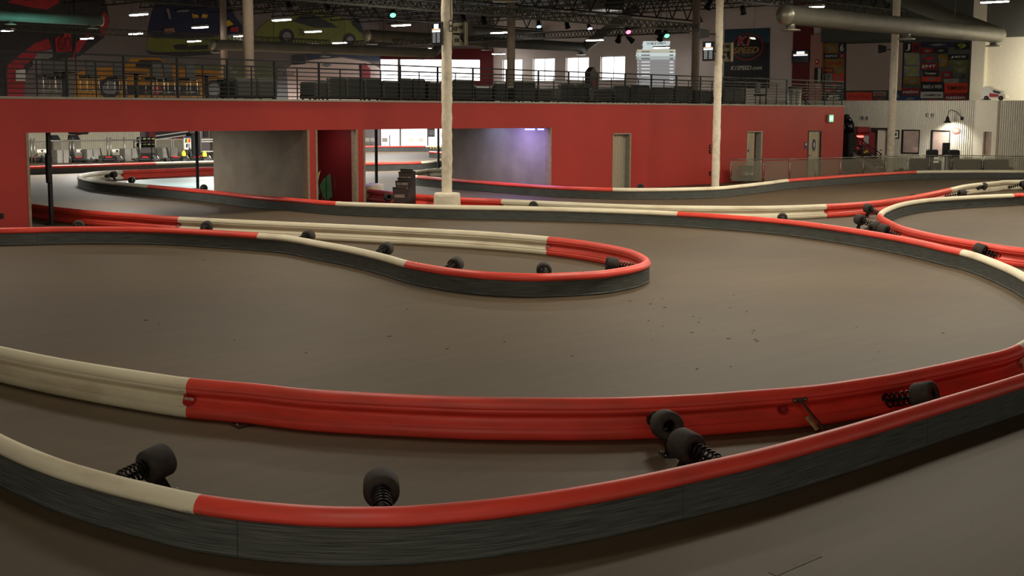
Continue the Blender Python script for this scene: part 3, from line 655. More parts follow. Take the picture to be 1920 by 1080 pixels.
# ------------------------------------------------------------------ mezzanine furniture (dark lounge seats, high chairs, tables)
ZF = ZM
def lounge(px0, px1, ytop, label, v=33.4, seats=1, dep=.8):
    a, c = PY(px0, 170, v), PY(px1, 170, v); top = PY((px0+px1)/2, ytop, v).z; w = c.x-a.x; h = top-ZF; cx = (a.x+c.x)/2
    t = thing('lounge_sofa' if seats > 1 else 'lounge_chair', label, 'sofa' if seats > 1 else 'chair', (cx, v, ZF), 'dark lounge seats along the mezzanine railing')
    for k in range(seats): MB().rbox((cx+w*((k+.5)/seats-.5), v, ZF+.12+(h-.12)/2), (w/seats-.01, .16, h-.12), .06).build('back_cushion', M_FURN, t)
    for k in range(seats): MB().rbox((cx+w*((k+.5)/seats-.5), v+dep/2, ZF+.32), (w/seats-.02, dep-.1, .22), .05).build('seat_cushion', M_FURN, t)
    MB().rbox((cx, v+dep/2, ZF+.16), (w, dep, .12), .02).build('base', M_FURN, t)
    for s in (-1, 1):
        MB().rbox((cx+s*(w/2-.07), v+dep/2, ZF+.38), (.14, dep, .5), .05).build('arm', M_FURN, t)
        for e in (.08, dep-.08): MB().rbox((cx+s*(w/2-.08), v+e, ZF+.05), (.06, .06, .1), .005).build('leg', M_BLACK, t)
for a in ((440, 519, 147, 'broad dark sofa back behind the railing right of the wide taupe column', 33.6, 2), (591, 612, 152, 'single dark chair just left of the long sofa with pale mural behind'), (613, 714, 145, 'long dark three-seat sofa in front of the pale pink mural', 33.4, 3),
          (716, 746, 151, 'low dark chair between the long sofa and the bright corner window'), (748, 797, 147, 'dark sofa under the left part of the bright corner window', 33.4, 2), (802, 826, 152, 'narrow dark chair just left of the tall wrapped column'),
          (849, 886, 149, 'dark chair just right of the tall wrapped column under the bright window'), (889, 922, 162, 'low dark chair below the red corner wall'), (926, 951, 154, 'dark chair left of the taupe column under the first small window'),
          (964, 1003, 151, 'tall backed dark chair between the first two small windows'), (1005, 1034, 166, 'low dark chair below the second small window'), (1047, 1106, 157, 'dark two-seat sofa below the third small window', 33.6, 2),
          (1108, 1146, 168, 'low dark chair beside the pointed dark display stand'), (1150, 1180, 161, 'dark chair below the fourth small window'), (1182, 1217, 160, 'dark chair left under the projected board', 33.4), (1222, 1262, 164, 'dark chair right under the projected board'),
          (1264, 1297, 162, 'dark chair left of the taupe column near the screens'), (1300, 1331, 171, 'low dark chair between taupe and white columns'), (1356, 1398, 166, 'dark armchair below the banner, right of the white column')): lounge(*a)
c = PY(1113, 150, 36.0); t = thing('display_stand', 'dark pointed display stand between the third and fourth small windows', 'stand', (c.x, c.y, ZF)); zt_ = PY(1113, 126, 36).z
q = MB(); q.prism([(c.x-.2, c.y, ZF), (c.x+.2, c.y, ZF), (c.x+.22, c.y, zt_-.2), (c.x, c.y, zt_), (c.x-.22, c.y, zt_-.2)], Vector((0, .3, 0))); q.build('panel', M_BLACK, t); MB().rbox((c.x, c.y-.02, ZF+.9), (.2, .02, .25), .004).build('red_print', M_WALLDK, t)
def high_chair(px, v, lab, rz=.3):
    c = PY(px, 180, v); t = thing('high_chair', lab, 'chair', (c.x, c.y, ZF), 'high chairs on the left of the mezzanine'); w = .42
    MB().rbox((c.x, c.y, ZF+.62), (w, .42, .06), .02, rz).build('seat', M_BLACK, t); MB().rbox((c.x-.05, c.y-.18, ZF+.86), (w, .05, .44), .02, rz).build('backrest', M_BLACK, t)
    for sx in (-1, 1):
        for sy in (-1, 1): MB().tube([(c.x+sx*.17, c.y+sy*.17, ZF+.6), (c.x+sx*.2, c.y+sy*.2, ZF)], .014, 6).build('leg', M_STEEL, t)
    q = MB(); q.tube([(c.x+.2*cos(a), c.y+.2*sin(a), ZF+.25) for a in [2*pi*i/12 for i in range(13)]], .01, 5); q.build('foot_ring', M_STEEL, t)
for px, v, lab in ((88, 34.2, 'first high chair from the left edge, in front of the red printed car'), (110, 35.4, 'high chair left of the first round pedestal table'), (169, 34.0, 'high chair at the left end of the yellow printed car'), (220, 34.3, 'high chair beside the printed wheel of the yellow car'),
                   (291, 34.0, 'high chair in the middle of the yellow printed car, left of a pair'), (312, 35.2, 'high chair in the middle of the yellow printed car, right of a pair'), (354, 34.2, 'high chair right of the yellow printed car lettering'), (425, 34.4, 'high chair beside the slim pale column')): high_chair(px, v, lab)
for px, v, lab in ((121, 34.8, 'tall round pedestal table near the left edge of the mezzanine'), (256, 34.6, 'tall round pedestal table left of the pair of high chairs'), (388, 34.8, 'tall round pedestal table left of the slim pale column')):
    c = PY(px, 180, v); t = thing('pedestal_table', lab, 'table', (c.x, c.y, ZF), 'pedestal tables on the left of the mezzanine'); MB().lathe([(0, .02), (0, .34), (.03, .35), (.04, .33), (.04, .01)], (c.x, c.y, ZF+.74), Uv, 20).build('tabletop', M_BLACK, t)
    MB().lathe([(0, .06), (.74, .06)], (c.x, c.y, ZF), Uv, 12).build('pedestal', M_BLACK, t); MB().lathe([(0, .26), (.02, .26), (.04, .08)], (c.x, c.y, ZF), Uv, 16).build('foot', M_BLACK, t)
c = PY(1490, 185, 34); t = thing('steel_bin', 'grey round bin behind the railing below the red strip at right', 'bin', (c.x, c.y, ZF)); MB().lathe([(0, .3), (.9, .33), (.93, .3), (.93, .02)], (c.x, c.y, ZF), Uv, 18).build('drum', M_STEEL, t); MB().lathe([(.86, .345), (.9, .345)], (c.x, c.y, ZF), Uv, 18).build('rim', M_DARK, t)
c = PY(1425, 185, 34); t = thing('wheeled_seat', 'small black swivel seat behind the railing below the banner', 'chair', (c.x, c.y, ZF)); MB().rbox((c.x, c.y, ZF+.5), (.45, .45, .08), .03).build('seat', M_BLACK, t); MB().rbox((c.x+.1, c.y+.2, ZF+.85), (.42, .07, .5), .03).build('backrest', M_BLACK, t); MB().tube([(c.x, c.y, ZF+.05), (c.x, c.y, ZF+.48)], .03, 8).build('stem', M_BLACK, t)
for k in range(5): a = 2*pi*k/5; MB().tube([(c.x, c.y, ZF+.09), (c.x+.3*cos(a), c.y+.3*sin(a), ZF+.03)], .02, 6).build('foot', M_BLACK, t)

# ------------------------------------------------------------------ printed murals on the back wall
def flat(plane, pts, m, parent, name, layer=1, t=.008):
    kind, val = plane
    if kind == 'V': f = lambda x, y: PY(x, y, val); n = Vector((0, -1, 0))
    elif kind == 'U': f = lambda x, y: PX(x, y, val); n = Vector((-1, 0, 0))
    else: f = PC; n = -Fv
    return MB().prism([f(*p)+n*(.012*layer) for p in pts], n*t).build(name, m, parent)
def mural(label, parts, plane=('V', VB)):
    p = parts[0][0][0]; c = PY(*p, plane[1]) if plane[0] == 'V' else PX(*p, plane[1])
    t = thing('wall_mural', label, 'mural', c)
    for k, (pts, m, nm) in enumerate(parts): flat(plane, pts, m, t, nm, 1+k)
    return t
def circ(x, y, r, n=18, ry=None): return [(x+r*cos(2*pi*k/n), y+(ry or r)*sin(2*pi*k/n)) for k in range(n)]
M_MBLACK = mat('mural_black', (52, 50, 50), .6, var=.2, scale=1.2); M_MRED = mat('mural_red', (176, 46, 54), .6, var=.15, scale=1.2); M_MYEL = mat('mural_yellow', (196, 134, 42), .6, var=.15, scale=1); M_MLIME = mat('mural_lime', (118, 122, 48), .6, var=.15, scale=1)
M_MOL = mat('mural_olive', (112, 118, 84), .6, var=.1, scale=1)
t = mural('huge dark printed stock car with red numbers on the back wall at upper left', [([(-30, -30), (190, -30), (200, 10), (205, 40), (195, 70), (150, 105), (60, 120), (20, 185), (-30, 185)], M_MBLACK, 'car_body'),
   ([(-30, 100), (20, 92), (60, 60), (95, 70), (100, 95), (60, 125), (20, 140), (-30, 150)], M_MBLACK, 'car_hood'), ([(8, 186), (14, 122), (40, 100), (66, 80), (90, 72), (96, 90), (60, 112), (44, 124), (46, 160), (44, 186)], M_MRED, 'red_stripe'),
   ([(12, 4), (40, -6), (100, -10), (112, 4), (88, 18), (60, 14)], M_MRED, 'roof_number'), ([(102, 72), (112, 66), (116, 74), (120, 60), (132, 62), (134, 96), (104, 98)], M_MRED, 'door_number'), ([(140, 80), (168, 60), (160, 78), (148, 96), (134, 110)], M_MRED, 'red_tail'),
   ([(188, 30), (194, 22), (203, 36), (198, 62), (186, 70)], M_MRED, 'wheel_arch'), ([(60, 112), (70, 98), (96, 92), (98, 106), (60, 124)], M_PRGREY, 'grey_patch'), ([(28, 132), (46, 130), (46, 152), (28, 152)], M_PRWHITE, 'white_patch')])
text('60', PY(119, 82, VB), AX_V, M_WALLDK, t, w=.9, h=.9, lift=.16); 
t = mural('printed dark blue and lime race car tail on the back wall at upper left', [([(285, 20), (300, -25), (420, -25), (440, 30), (452, 45), (470, 80), (440, 80), (290, 76), (276, 60)], M_PRNAVY, 'car_body'), ([(276, 70), (290, 72), (390, 70), (470, 60), (470, 78), (392, 96), (340, 99), (288, 98), (276, 92)], M_MLIME, 'bumper'),
   ([(272, 94), (288, 98), (390, 96), (400, 102), (340, 106), (280, 102)], M_MBLACK, 'shadow'), ([(324, 86), (332, 83), (350, 83), (354, 90), (346, 94), (328, 93)], M_MBLACK, 'grille'), ([(356, 86), (390, 84), (388, 92), (350, 94)], M_MBLACK, 'grille'), ([(306, 54), (325, 52), (328, 62), (308, 64)], mat('mural_skin', (150, 110, 90)), 'patch'),
   ([(359, 26), (370, 28), (372, 33), (360, 34)], M_PRYEL, 'yellow_mark'), ([(378, 26), (388, 28), (386, 34), (376, 33)], M_PRYEL, 'yellow_mark'), ([(310, 16), (315, 17), (319, 36), (315, 36)], M_PRGREY, 'white_mark'), ([(330, 19), (352, 18), (352, 22), (330, 23)], M_PRGREY, 'white_mark'), ([(416, 40), (428, 38), (436, 46), (424, 50)], M_PRYEL, 'yellow_mark'), ([(430, 52), (444, 50), (444, 60), (430, 60)], M_MRED, 'red_mark')])
t = mural('printed yellow racing car seen from the front on the back wall behind the high chairs', [([(140, 182), (142, 140), (160, 128), (220, 126), (240, 118), (244, 110), (296, 108), (312, 118), (336, 126), (420, 134), (424, 182)], M_MYEL, 'car_body'), ([(254, 120), (262, 112), (300, 113), (314, 124), (300, 130), (254, 128)], M_MBLACK, 'windscreen'),
   (circ(205, 165, 22, ry=19), M_MBLACK, 'wheel'), (circ(205, 165, 14, ry=13), M_PRGREY, 'wheel_rim'), (circ(400, 168, 20, ry=18), M_MBLACK, 'wheel'), (circ(400, 168, 12, ry=12), M_PRGREY, 'wheel_rim'), ([(232, 160), (372, 160), (374, 178), (232, 178)], M_MBLACK, 'grille'), (circ(292, 168, 10, ry=9), M_MRED, 'badge')])
text('CAMARO   COPO', PY(290, 148, VB), AX_V, M_MBLACK, t, w=2.6, h=.3, lift=.12)
t = mural('printed olive banner with white writing on the back wall behind the slim pale column', [([(345, 122), (520, 118), (520, 187), (426, 187), (424, 134), (345, 128)], M_MOL, 'panel')]); text('Sealed  ment', PY(427, 134, VB), AX_V, M_PRWHITE, t, w=1.5, h=.22, lift=.05)
t = mural('printed lime green sports car in profile on the back wall above the duct', [([(478, 70), (482, 58), (500, 40), (520, 34), (550, 30), (566, 20), (585, 15), (610, 18), (640, 30), (664, 46), (676, 58), (684, 72), (676, 82), (600, 84), (500, 80)], M_MLIME, 'car_body'), ([(548, 40), (568, 26), (590, 28), (622, 44), (634, 52), (590, 52)], M_MBLACK, 'windows'),
   (circ(537, 68, 14), M_MBLACK, 'wheel'), (circ(537, 68, 8), M_PRGREY, 'wheel_rim'), (circ(655, 74, 11), M_MBLACK, 'wheel'), (circ(655, 74, 6), M_PRGREY, 'wheel_rim'), ([(658, 44), (668, 34), (672, 38), (684, 66), (674, 60)], M_MBLACK, 'rear_wing')])
text('76', PY(564, 61, VB), AX_V, M_MBLACK, t, w=.5, h=.5, lift=.1)
t = mural('printed pale pink race car nose on the back wall behind the long sofa', [([(530, 190), (534, 130), (552, 118), (590, 112), (640, 108), (690, 116), (712, 128), (712, 190)], M_PRPINK, 'car_nose'), ([(672, 122), (684, 118), (694, 130), (694, 150), (676, 150)], M_MRED, 'red_patch'), ([(600, 122), (612, 118), (622, 122), (612, 126)], M_PRGREY, 'vent'), ([(518, 190), (520, 128), (536, 120), (540, 190)], M_PRGREY, 'side_panel'),
   ([(548, 104), (570, 102), (572, 120), (548, 122)], M_MBLACK, 'dark_panel'), ([(575, 100), (712, 98), (712, 116), (640, 106), (575, 112)], M_PRNAVY, 'sky')])
text('Roush', PY(540, 138, VB), AX_V, M_PRNAVY, t, w=1.0, h=.26, lift=.1)

# ------------------------------------------------------------------ writing, boards and car panels on the end walls
PUE = ('U', UE)
def rect(x0, y0, x1, y1, s=0): return [(x0, y0), (x1, y0+s), (x1, y1+s), (x0, y1)]
t = thing('wall_banner_sign', 'tall black and blue hanging banner with an oval racing logo right of the white column', 'banner', PX(1400, 155, UE))
flat(PUE, [(1359, 55.5), (1444, 52), (1443, 165), (1357, 167)], M_PRBLACK, t, 'cloth', 1); flat(PUE, [(1359.5, 56), (1443.5, 52.5), (1443.5, 80), (1359.5, 84)], mat('banner_blue', (44, 78, 98), .6, var=.2, scale=.8), t, 'blue_band', 2)
c = PX(1402, 88, UE); hx = (PX(1372, 88, UE)-PX(1432, 88, UE)).length/2; hz = (PX(1402, 62, UE)-PX(1402, 112.5, UE)).length/2
oval(MB(), c, AX_U, hx, hz, .036).build('oval_rim', M_MRED, t); oval(MB(), c, AX_U, hx*.93, hz*.92, .05).build('oval_field', M_PRBLACK, t)
oval(MB(), c-Uv*hz*.42, AX_U, hx*.55, hz*.25, .062).build('oval_shade', mat('print_dim', (70, 68, 66), .5), t)
text('K1', PX(1396, 77, UE), AX_U, M_PRWHITE, t, w=1.03, h=.58, shear=.25, lift=.072, bold=.05); text('K1', PX(1396, 77, UE), AX_U, mat('banner_red', (200, 40, 46), .5), t, w=.95, h=.52, shear=.25, lift=.084, bold=.03)
text('SPEED', PX(1400, 94, UE), AX_U, mat('banner_gold', (188, 140, 74), .5), t, w=1.95, h=.4, shear=.25, lift=.084, bold=.03); text('K1SPEED.com', PX(1400, 127, UE), AX_U, M_PRWHITE, t, w=2.35, h=.27, shear=.2, lift=.04, bold=.015)
text('Carlsbad . Irvine . Anaheim', PX(1400, 146, UE), AX_U, M_PRGREY, t, w=2.85, h=.2, lift=.04); text('Ontario . Seattle', PX(1400, 153, UE), AX_U, M_PRGREY, t, w=1.7, h=.18, lift=.04)
t = thing('projected_scoreboard', 'pale projected list of lap times on the end wall right of the small windows', 'scoreboard', PX(1230, 150, UE))
M_PJ1 = mat('projection_white', (.72, .82, .80), emit=.78); M_PJ2 = mat('projection_gold', (.78, .74, .58), emit=.6); M_PJ3 = mat('projection_grey', (.34, .33, .33), emit=.7); M_PJ4 = mat('projection_mid', (.5, .55, .54), emit=.75); M_PJI = mat('projection_title', (20, 30, 32), .9); M_PJD = mat('projection_ink', (.2, .22, .22), emit=.5); M_PJL = mat('projection_letter', (.8, .83, .82), emit=.8)
def bar(x0, x1, y0, y1, m, nm='bar'): flat(PUE, [(x0+1.5, y0), (x1+1, y0-.3), (x1-.8, y1-.3), (x0-.5, y1)], m, t, nm, 1)
bar(1205, 1256, 77.5, 86, M_PJ1, 'title_bar'); bar(1205, 1255, 86, 93, M_PJ1, 'heading_bar'); bar(1193.5, 1266.5, 93, 99.5, M_PJ2)
for k in range(10):
    y = 99.5+k*6.4; bar(1192.5+min(k, 2), 1266.5-min(k, 3)*.4, y, y+6.1, M_PJ1 if k == 0 else (M_PJ4 if k == 1 else M_PJ3))
text('TOP TIMES OF THE MONTH', PX(1231, 81.5, UE), AX_U, M_PJI, t, w=1.62, h=.17, lift=.03, bold=.02)
for k in range(10):
    y = 96+k*6.4; m = M_PJD if k < 3 else M_PJL
    flat(PUE, rect(1203, y, 1219, y+2.2), m, t, 'name_line', 2); flat(PUE, rect(1256, y, 1263, y+2.4), m, t, 'time_line', 2); flat(PUE, rect(1196, y, 1197.5, y+2.2), m, t, 'rank_mark', 2)
PBW = ('U', UE-.05)
t = thing('projection_screen', 'large blank pale projection screen among the car panels at right', 'screen', PX(1640, 171, UE-.1)); flat(PBW, [(1586, 81), (1695.5, 77.5), (1692, 171), (1585, 171.5)], M_BLACK, t, 'frame', 1, .03); flat(PBW, [(1588, 82.5), (1694, 79), (1691, 169.5), (1587, 170)], mat('screen_cloth', (182, 162, 148), .8, var=.03), t, 'cloth', 4)
CP = [  # px rectangle, material, text, text material, label
 (1546, 82, 1573, 99, M_PRYEL, '', None, 'yellow car hood at the top left, beside the blank screen'), (1574, 80, 1585, 99, M_PRNAVY, '6', M_PRWHITE, 'narrow navy car panel with a white six, at the top corner of the blank screen'),
 (1546, 100, 1574, 110, M_PRBLACK, 'MAPCO', M_PRWHITE, 'black car panel with a short white word left of the blank screen'), (1575, 100, 1585, 110, M_PRRED, '', None, 'small red car panel right of the black one with a white word'),
 (1545, 111, 1584, 126, M_PRYEL, 'Shell', M_PRRED, 'yellow car hood with a red word left of the blank screen'), (1545, 127, 1563, 137, M_PRRED, 'Racing', M_PRYEL, 'red car panel below the yellow hood, left one'), (1564, 127, 1584, 138, M_PRYEL, '', None, 'yellow car panel below the yellow hood, right one'),
 (1544, 139, 1561, 153, M_PRWHITE, '17', M_PRBLACK, 'white car panel numbered 17 above the railing end'), (1562, 139, 1584, 153, M_PRORG, '', None, 'orange car panel right of the number 17'), (1544, 154, 1584, 164, M_PRGREY, '', None, 'grey car hood behind the end of the railing'),
 (1544, 165, 1564, 175, M_PRRED, '', None, 'red car panel behind the railing end, second from the bottom'), (1565, 165, 1584, 176, M_PRBLACK, '', None, 'black car panel beside the lower left corner of the blank screen'), (1544, 176, 1585, 189, M_PRBLACK, '5', M_PRWHITE, 'glossy black car hood at the very bottom left of the panel wall'),
 (1588.5, 173, 1636.5, 189, M_PRORG, 'Racing', M_PRRED, 'bright orange red car hood under the blank screen'), (1638, 172, 1663, 180, M_PRWHITE, 'Km', M_PRRED, 'white car panel under the blank screen with a red and black word'), (1638, 181, 1663, 189, M_PRGREY, '', None, 'grey car panel under the blank screen, left of the white column'),
 (1678, 172, 1690, 189, M_PRBLUE, '', None, 'narrow blue car panel just right of the white column'), (1697, 80, 1710, 98, M_PRBLACK, 'J', M_PRWHITE, 'black car panel with a white J beside the top of the blank screen'), (1711, 81, 1728, 99, M_PRRED, '8', M_PRBLACK, 'dark red car panel right of the white J'),
 (1729, 79, 1790, 89, M_PRNAVY, '', None, 'wide dark car hood at the top under the round duct'), (1791, 80, 1818, 93, M_PRBLACK, '9', M_PRGREEN, 'black car panel with lime number at the top right corner'), (1728, 90, 1752, 101, M_PRRED, '', None, 'red car panel with a grey mark under the wide dark hood'),
 (1753, 90, 1778, 100, M_PRBLACK, '', None, 'black car panel with a grey mark under the right end of the wide dark hood'), (1697, 100, 1725, 122, M_PRWHITE, '25', M_PRGREEN, 'white car door with a yellow green number 25'), (1726, 102, 1760, 117, M_PRGREY, '', None, 'grey crumpled car hood right of the number 25'),
 (1761, 103, 1778, 125, M_PRYEL, '', None, 'amber arrow-shaped car panel in the middle of the panel wall'), (1779, 102, 1816, 112, M_PRBLACK, 'JES', M_PRWHITE, 'black car panel with three white letters at the right edge'), (1696, 124, 1725, 143, M_PRWHITE, '2', M_PRGREEN, 'white car fender with a lime number below the 25'),
 (1727, 118, 1759, 131, M_PRRED, 'EMT', M_PRWHITE, 'red car panel with three white letters at the middle'), (1780, 113, 1816, 122, M_PRGREEN, '', None, 'dark lime car panel below the black one with three white letters'), (1788, 124, 1815, 137, M_PRGREEN, '', None, 'lime and black car panel at the right side below two lime ones'),
 (1732, 132, 1760, 143, M_PRBLACK, 'Timber', M_PRWHITE, 'black car panel with a thin white word above the brown orange hood'), (1696, 145, 1727, 158, M_PRYEL, '', None, 'yellow winged car panel below the white fender with lime number'), (1730, 144, 1765, 153, M_PRORG, '', None, 'brown orange car hood in the middle above the big black hood'), (1766, 134, 1786, 147, M_PRRED, '', None, 'red striped car panel right of the thin white word'),
 (1771, 148, 1799, 156, M_PRWHITE, '', None, 'pale car panel above the bright orange hood'), (1800, 138, 1815, 151, M_PRGREY, 'W', M_PRBLACK, 'grey car panel with a black letter at the right edge above the orange hood'), (1728, 154, 1771, 171, M_PRBLACK, 'MAKE A WISH', M_PRWHITE, 'big black car hood with a long white wording left of the bright orange one'), (1772, 156, 1815, 174, M_PRORG, 'TIMKEN', M_PRBLACK, 'bright orange car hood with a bold black word at the right edge'),
 (1691, 165, 1726, 179, M_PRRED, 'nation', M_PRWHITE, 'red car hood with white word at the lower left of the panel group'), (1690, 180, 1726, 190, M_PRBLUE, '', None, 'wide blue car panel at the bottom left of the panel group'), (1727, 173, 1769, 184, M_PRWHITE, 'CHAMPION', M_PRBLACK, 'white car panel with a bold black word at the bottom middle'), (1727, 185, 1769, 190, M_PRGREY, '', None, 'pale grey strip of car panel at the very bottom middle'),
 (1771, 175, 1814, 190, M_PRRED, 'nation', M_PRWHITE, 'red car hood with a white word under the bright orange hood at right')]
DIM = {'print_white': mat('panel_white', (150, 146, 136), .4, var=.2, scale=3), 'print_yellow': mat('panel_yellow', (146, 108, 30), .4, var=.3, scale=3), 'print_red': mat('panel_red', (140, 28, 32), .4, var=.3, scale=3), 'print_grey': mat('panel_grey', (84, 80, 80), .4, var=.4, scale=3), 'print_lime': mat('panel_lime', (104, 110, 36), .4, var=.3, scale=3)}  # darker copies of the print colours: the unlit wall's dimness put into the paint
rnd = random.Random(5)
for k, (x0, y0, x1, y1, m, s, tm, lab) in enumerate(CP):
    c = PX((x0+x1)/2, (y0+y1)/2, UE-.05); t = thing('car_body_panel', lab, 'car panel', c, 'race car body panels on the wall'); ly = 1+rnd.random()*3
    j = lambda: rnd.uniform(-.9, .9)
    pts = [(x0+j(), y0+j()), ((x0+x1)/2, y0-abs(j())), (x1+j(), y0+j()), (x1+j(), y1+j()), ((x0+x1)/2, y1+j()), (x0+j(), y1+j())]
    flat(PBW, pts, DIM.get(m.name, m) if s not in ('CHAMPION', 'TIMKEN') else m, t, 'sheet', ly, .03)
    a, d = PX(x0, y0, UE), PX(x1, y1, UE); w = abs(a.y-d.y); h = abs(a.z-d.z)
    if s: text(s, c, AX_U, tm, t, w=w*(.8 if len(s) > 2 else .6), h=h*(.42 if len(s) > 2 else .7), lift=.05+.012*ly, bold=.02)
    else:
        cx, cy = (x0+x1)/2, (y0+y1)/2; flat(PBW, [(cx-(x1-x0)*.3, cy+1), (cx-2, cy-(y1-y0)*.25), (cx+(x1-x0)*.3, cy-1), (cx+1, cy+(y1-y0)*.25)], M_PRGREY if m != M_PRGREY else M_PRRED, t, 'painted_mark', ly+3)
# wall screen, speakers
def tv(label, c, ax, w, h, front=True, bracket=None, lines=True):
    t = thing('wall_screen', label, 'screen', c); n = ax[0].cross(ax[1]); c = Vector(c)
    MB().obox(c, ax[0]*(w/2), ax[1]*(h/2), n*.04).build('housing', M_BLACK if front else mat('tv_back', (96, 92, 70), .6, .3), t); c2 = c+n*.041
    if front:
        MB().obox(c2, ax[0]*(w*.45), ax[1]*(h*.45), n*.004).build('display', M_SCRDK, t); e = c+n*.03
        def strip(x, y, sw, sh, m, nm): MB().obox(c2+n*.006+ax[0]*(x*w)+ax[1]*(y*h), ax[0]*(sw*w/2), ax[1]*(sh*h/2), n*.002).build(nm, m, t)
        strip(0, .3, .45, .22, M_SCREEN, 'heading'); strip(0, .18, .8, .05, M_SCROR, 'orange_bar'); strip(0, .1, .8, .09, M_SCREEN, 'white_bar')
        if lines:
            for k in range(7):
                for x in (-.2, .22): strip(x, .0-k*.062, .3, .03, M_SCRTXT, 'text_line')
    else:
        for x, y, sw, sh in ((-.3, .25, .25, .2), (.1, .3, .3, .12), (.2, -.1, .2, .3), (-.2, -.25, .3, .15), (.3, -.3, .15, .1)): MB().obox(c2+ax[0]*(x*w)+ax[1]*(y*h), ax[0]*(sw*w/2), ax[1]*(sh*h/2), n*.015).build('back_cover', M_DARK, t)
        MB().obox(c2+ax[0]*(w*.46), ax[1]*(h*.5), ax[0]*(w*.04), n*.02).build('edge_frame', M_TRIM, t)
    if bracket is not None: MB().tube([c, bracket], .03, 6).build('bracket', M_DARK, t)
    return t
C1h = lambda z: Vector((C1.x, C1.y, z)); C2h = lambda z: Vector((C2.x, C2.y, z))
f1, f2 = C1.dot(Fv), C2.dot(Fv)
c = PD(820, 63, f1-.25); tv('screen with a results list on the left side of the tall wrapped column', c, (Vector((0, -1, 0)), Uv), .42, .66, True, C1h(c.z))
c = PD(863, 64, f1+.2); tv('open back of a screen on the right side of the tall wrapped column', c, (Vector((0, -1, 0)), Uv), .54, .66, False, C1h(c.z))
c = PD(1329, 96, f2-.3); tv('screen with a results list on the left side of the white column at right', c, (Vector((0, -1, 0)), Uv), .52, .72, True, C2h(c.z))
c = PD(1362, 98, f2+.3); tv('dark back of a screen on the right side of the white column at right', c, (Vector((0, -1, 0)), Uv), .58, .7, False, C2h(c.z))
c = PX(1501.5, 106, UE-.25); t = tv('lit white wall screen on the dark red strip near the panel wall', c, AX_U, 1.25, .75, True, c+Vector((.2, 0, 0)), False)
def speaker(label, c, br, s=.45):
    t = thing('loudspeaker', label, 'speaker', c); c = Vector(c); q = MB(); d = -Rv; w = Fv
    q.prism([c+d*(s*.5)+Uv*(s*.5)-w*s*.3, c+d*(s*.5)-Uv*(s*.4)-w*s*.3, c-d*(s*.3)-Uv*(s*.25)-w*s*.3, c-d*(s*.3)+Uv*(s*.35)-w*s*.3], w*(s*.6)); q.build('cabinet', M_BLACK, t); MB().tube([c, br], .025, 6).build('bracket', M_DARK, t); MB().obox(c+d*(s*.51)+Uv*.02, d*.005, w*(s*.26), Uv*(s*.4)).build('grille', M_DARK, t)
c = PD(1323, 64, f2); speaker('black loudspeaker on a bracket above the results screen on the right column', c, C2h(c.z), .42)
c = PD(1655, 93, 64.5); speaker('dark loudspeaker bracketed to the white column in front of the blank screen', c, Vector((C3.x, C3.y, c.z)), .45)
c = PX(1534, 141, UE-.34); t = thing('fire_cabinet', 'narrow metal cabinet on the dusty pink pier left of the panel wall', 'cabinet', c); MB().rbox(c, (.12, .5, .9), .02).build('body', M_DARK, t); MB().rbox(c+Vector((-.07, -.12, 0)), (.02, .2, .85), .005).build('door', M_STEEL, t)
c = PX(1532, 116, UE-.33); t = thing('alarm_box', 'small red alarm box on the dusty pink pier', 'alarm', c); MB().rbox(c, (.06, .22, .3), .01).build('box', M_PRRED, t); MB().rbox(c+Vector((-.035, 0, .02)), (.01, .1, .1), .003).build('label_plate', M_PRWHITE, t)

# ------------------------------------------------------------------ corrugated wall: door, windows, lamp, signs
def uq(x0, y0, x1, y1, u): a = PX(x0, y0, u); d = PX(x1, y1, u); return a.y, d.y, d.z, a.z
ya, yc, z0, z1, _ = ops[0]; w = ya-yc
fd = struct('door_4', MB().rbox((UC+.3, yc+w*.38, z1/2), (.05, w*.72, z1-.04), .006, .5), mat('door_cream', (216, 200, 182), .6, var=.03)); MB().rbox((UC+.2, yc+w*.5, .98), (.08, .1, .04), .01).build('door_handle', M_BROWNSTEEL, fd)
q = MB(); q.box((UC-.06, ya-.12, 0), (UC+.1, ya, z1+.06)); q.box((UC-.06, yc, z1), (UC+.1, ya, z1+.08)); q.box((UC-.04, yc-.02, 0), (UC+.1, yc+.05, z1+.06)); struct('trim_9', q, mat('dark_door_frame', (52, 46, 42), .6))
M_WGLASS = mat('office_glass', (196, 172, 162), .15, var=.25, scale=1.2, trans=.35)
for k, (ya, yc, z0, z1, kd) in enumerate(ops[1:]):
    q = MB(); q.box((UC-.03, ya-.08, z0-.03), (UC+.09, ya, z1+.03)); q.box((UC-.03, yc, z0-.06), (UC+.09, ya, z0)); q.box((UC-.03, yc, z1), (UC+.09, ya, z1+.05)); q.box((UC-.03, yc, z0), (UC+.09, yc+.04, z1))
    f = struct('window_%d' % (8+k), q, M_DARK); MB().box((UC+.04, yc+.04, z0), (UC+.055, ya-.08, z1)).build('pane', M_WGLASS, f)
ya, yc = Y_(1844.5), Y_(1860.5); za, zb_ = PX(1852, 247, UC).z, PX(1852, 291, UC).z
q = MB(); q.box((UC-.1, ya-.05, zb_), (UC+.08, ya, za)); q.box((UC-.1, yc, zb_), (UC+.08, yc+.14, za)); f = struct('window_10', q, mat('sand_frame', (170, 150, 128), .6)); MB().box((UC+.02, yc+.14, zb_), (UC+.035, ya-.05, za)).build('pane', M_WGLASS, f)
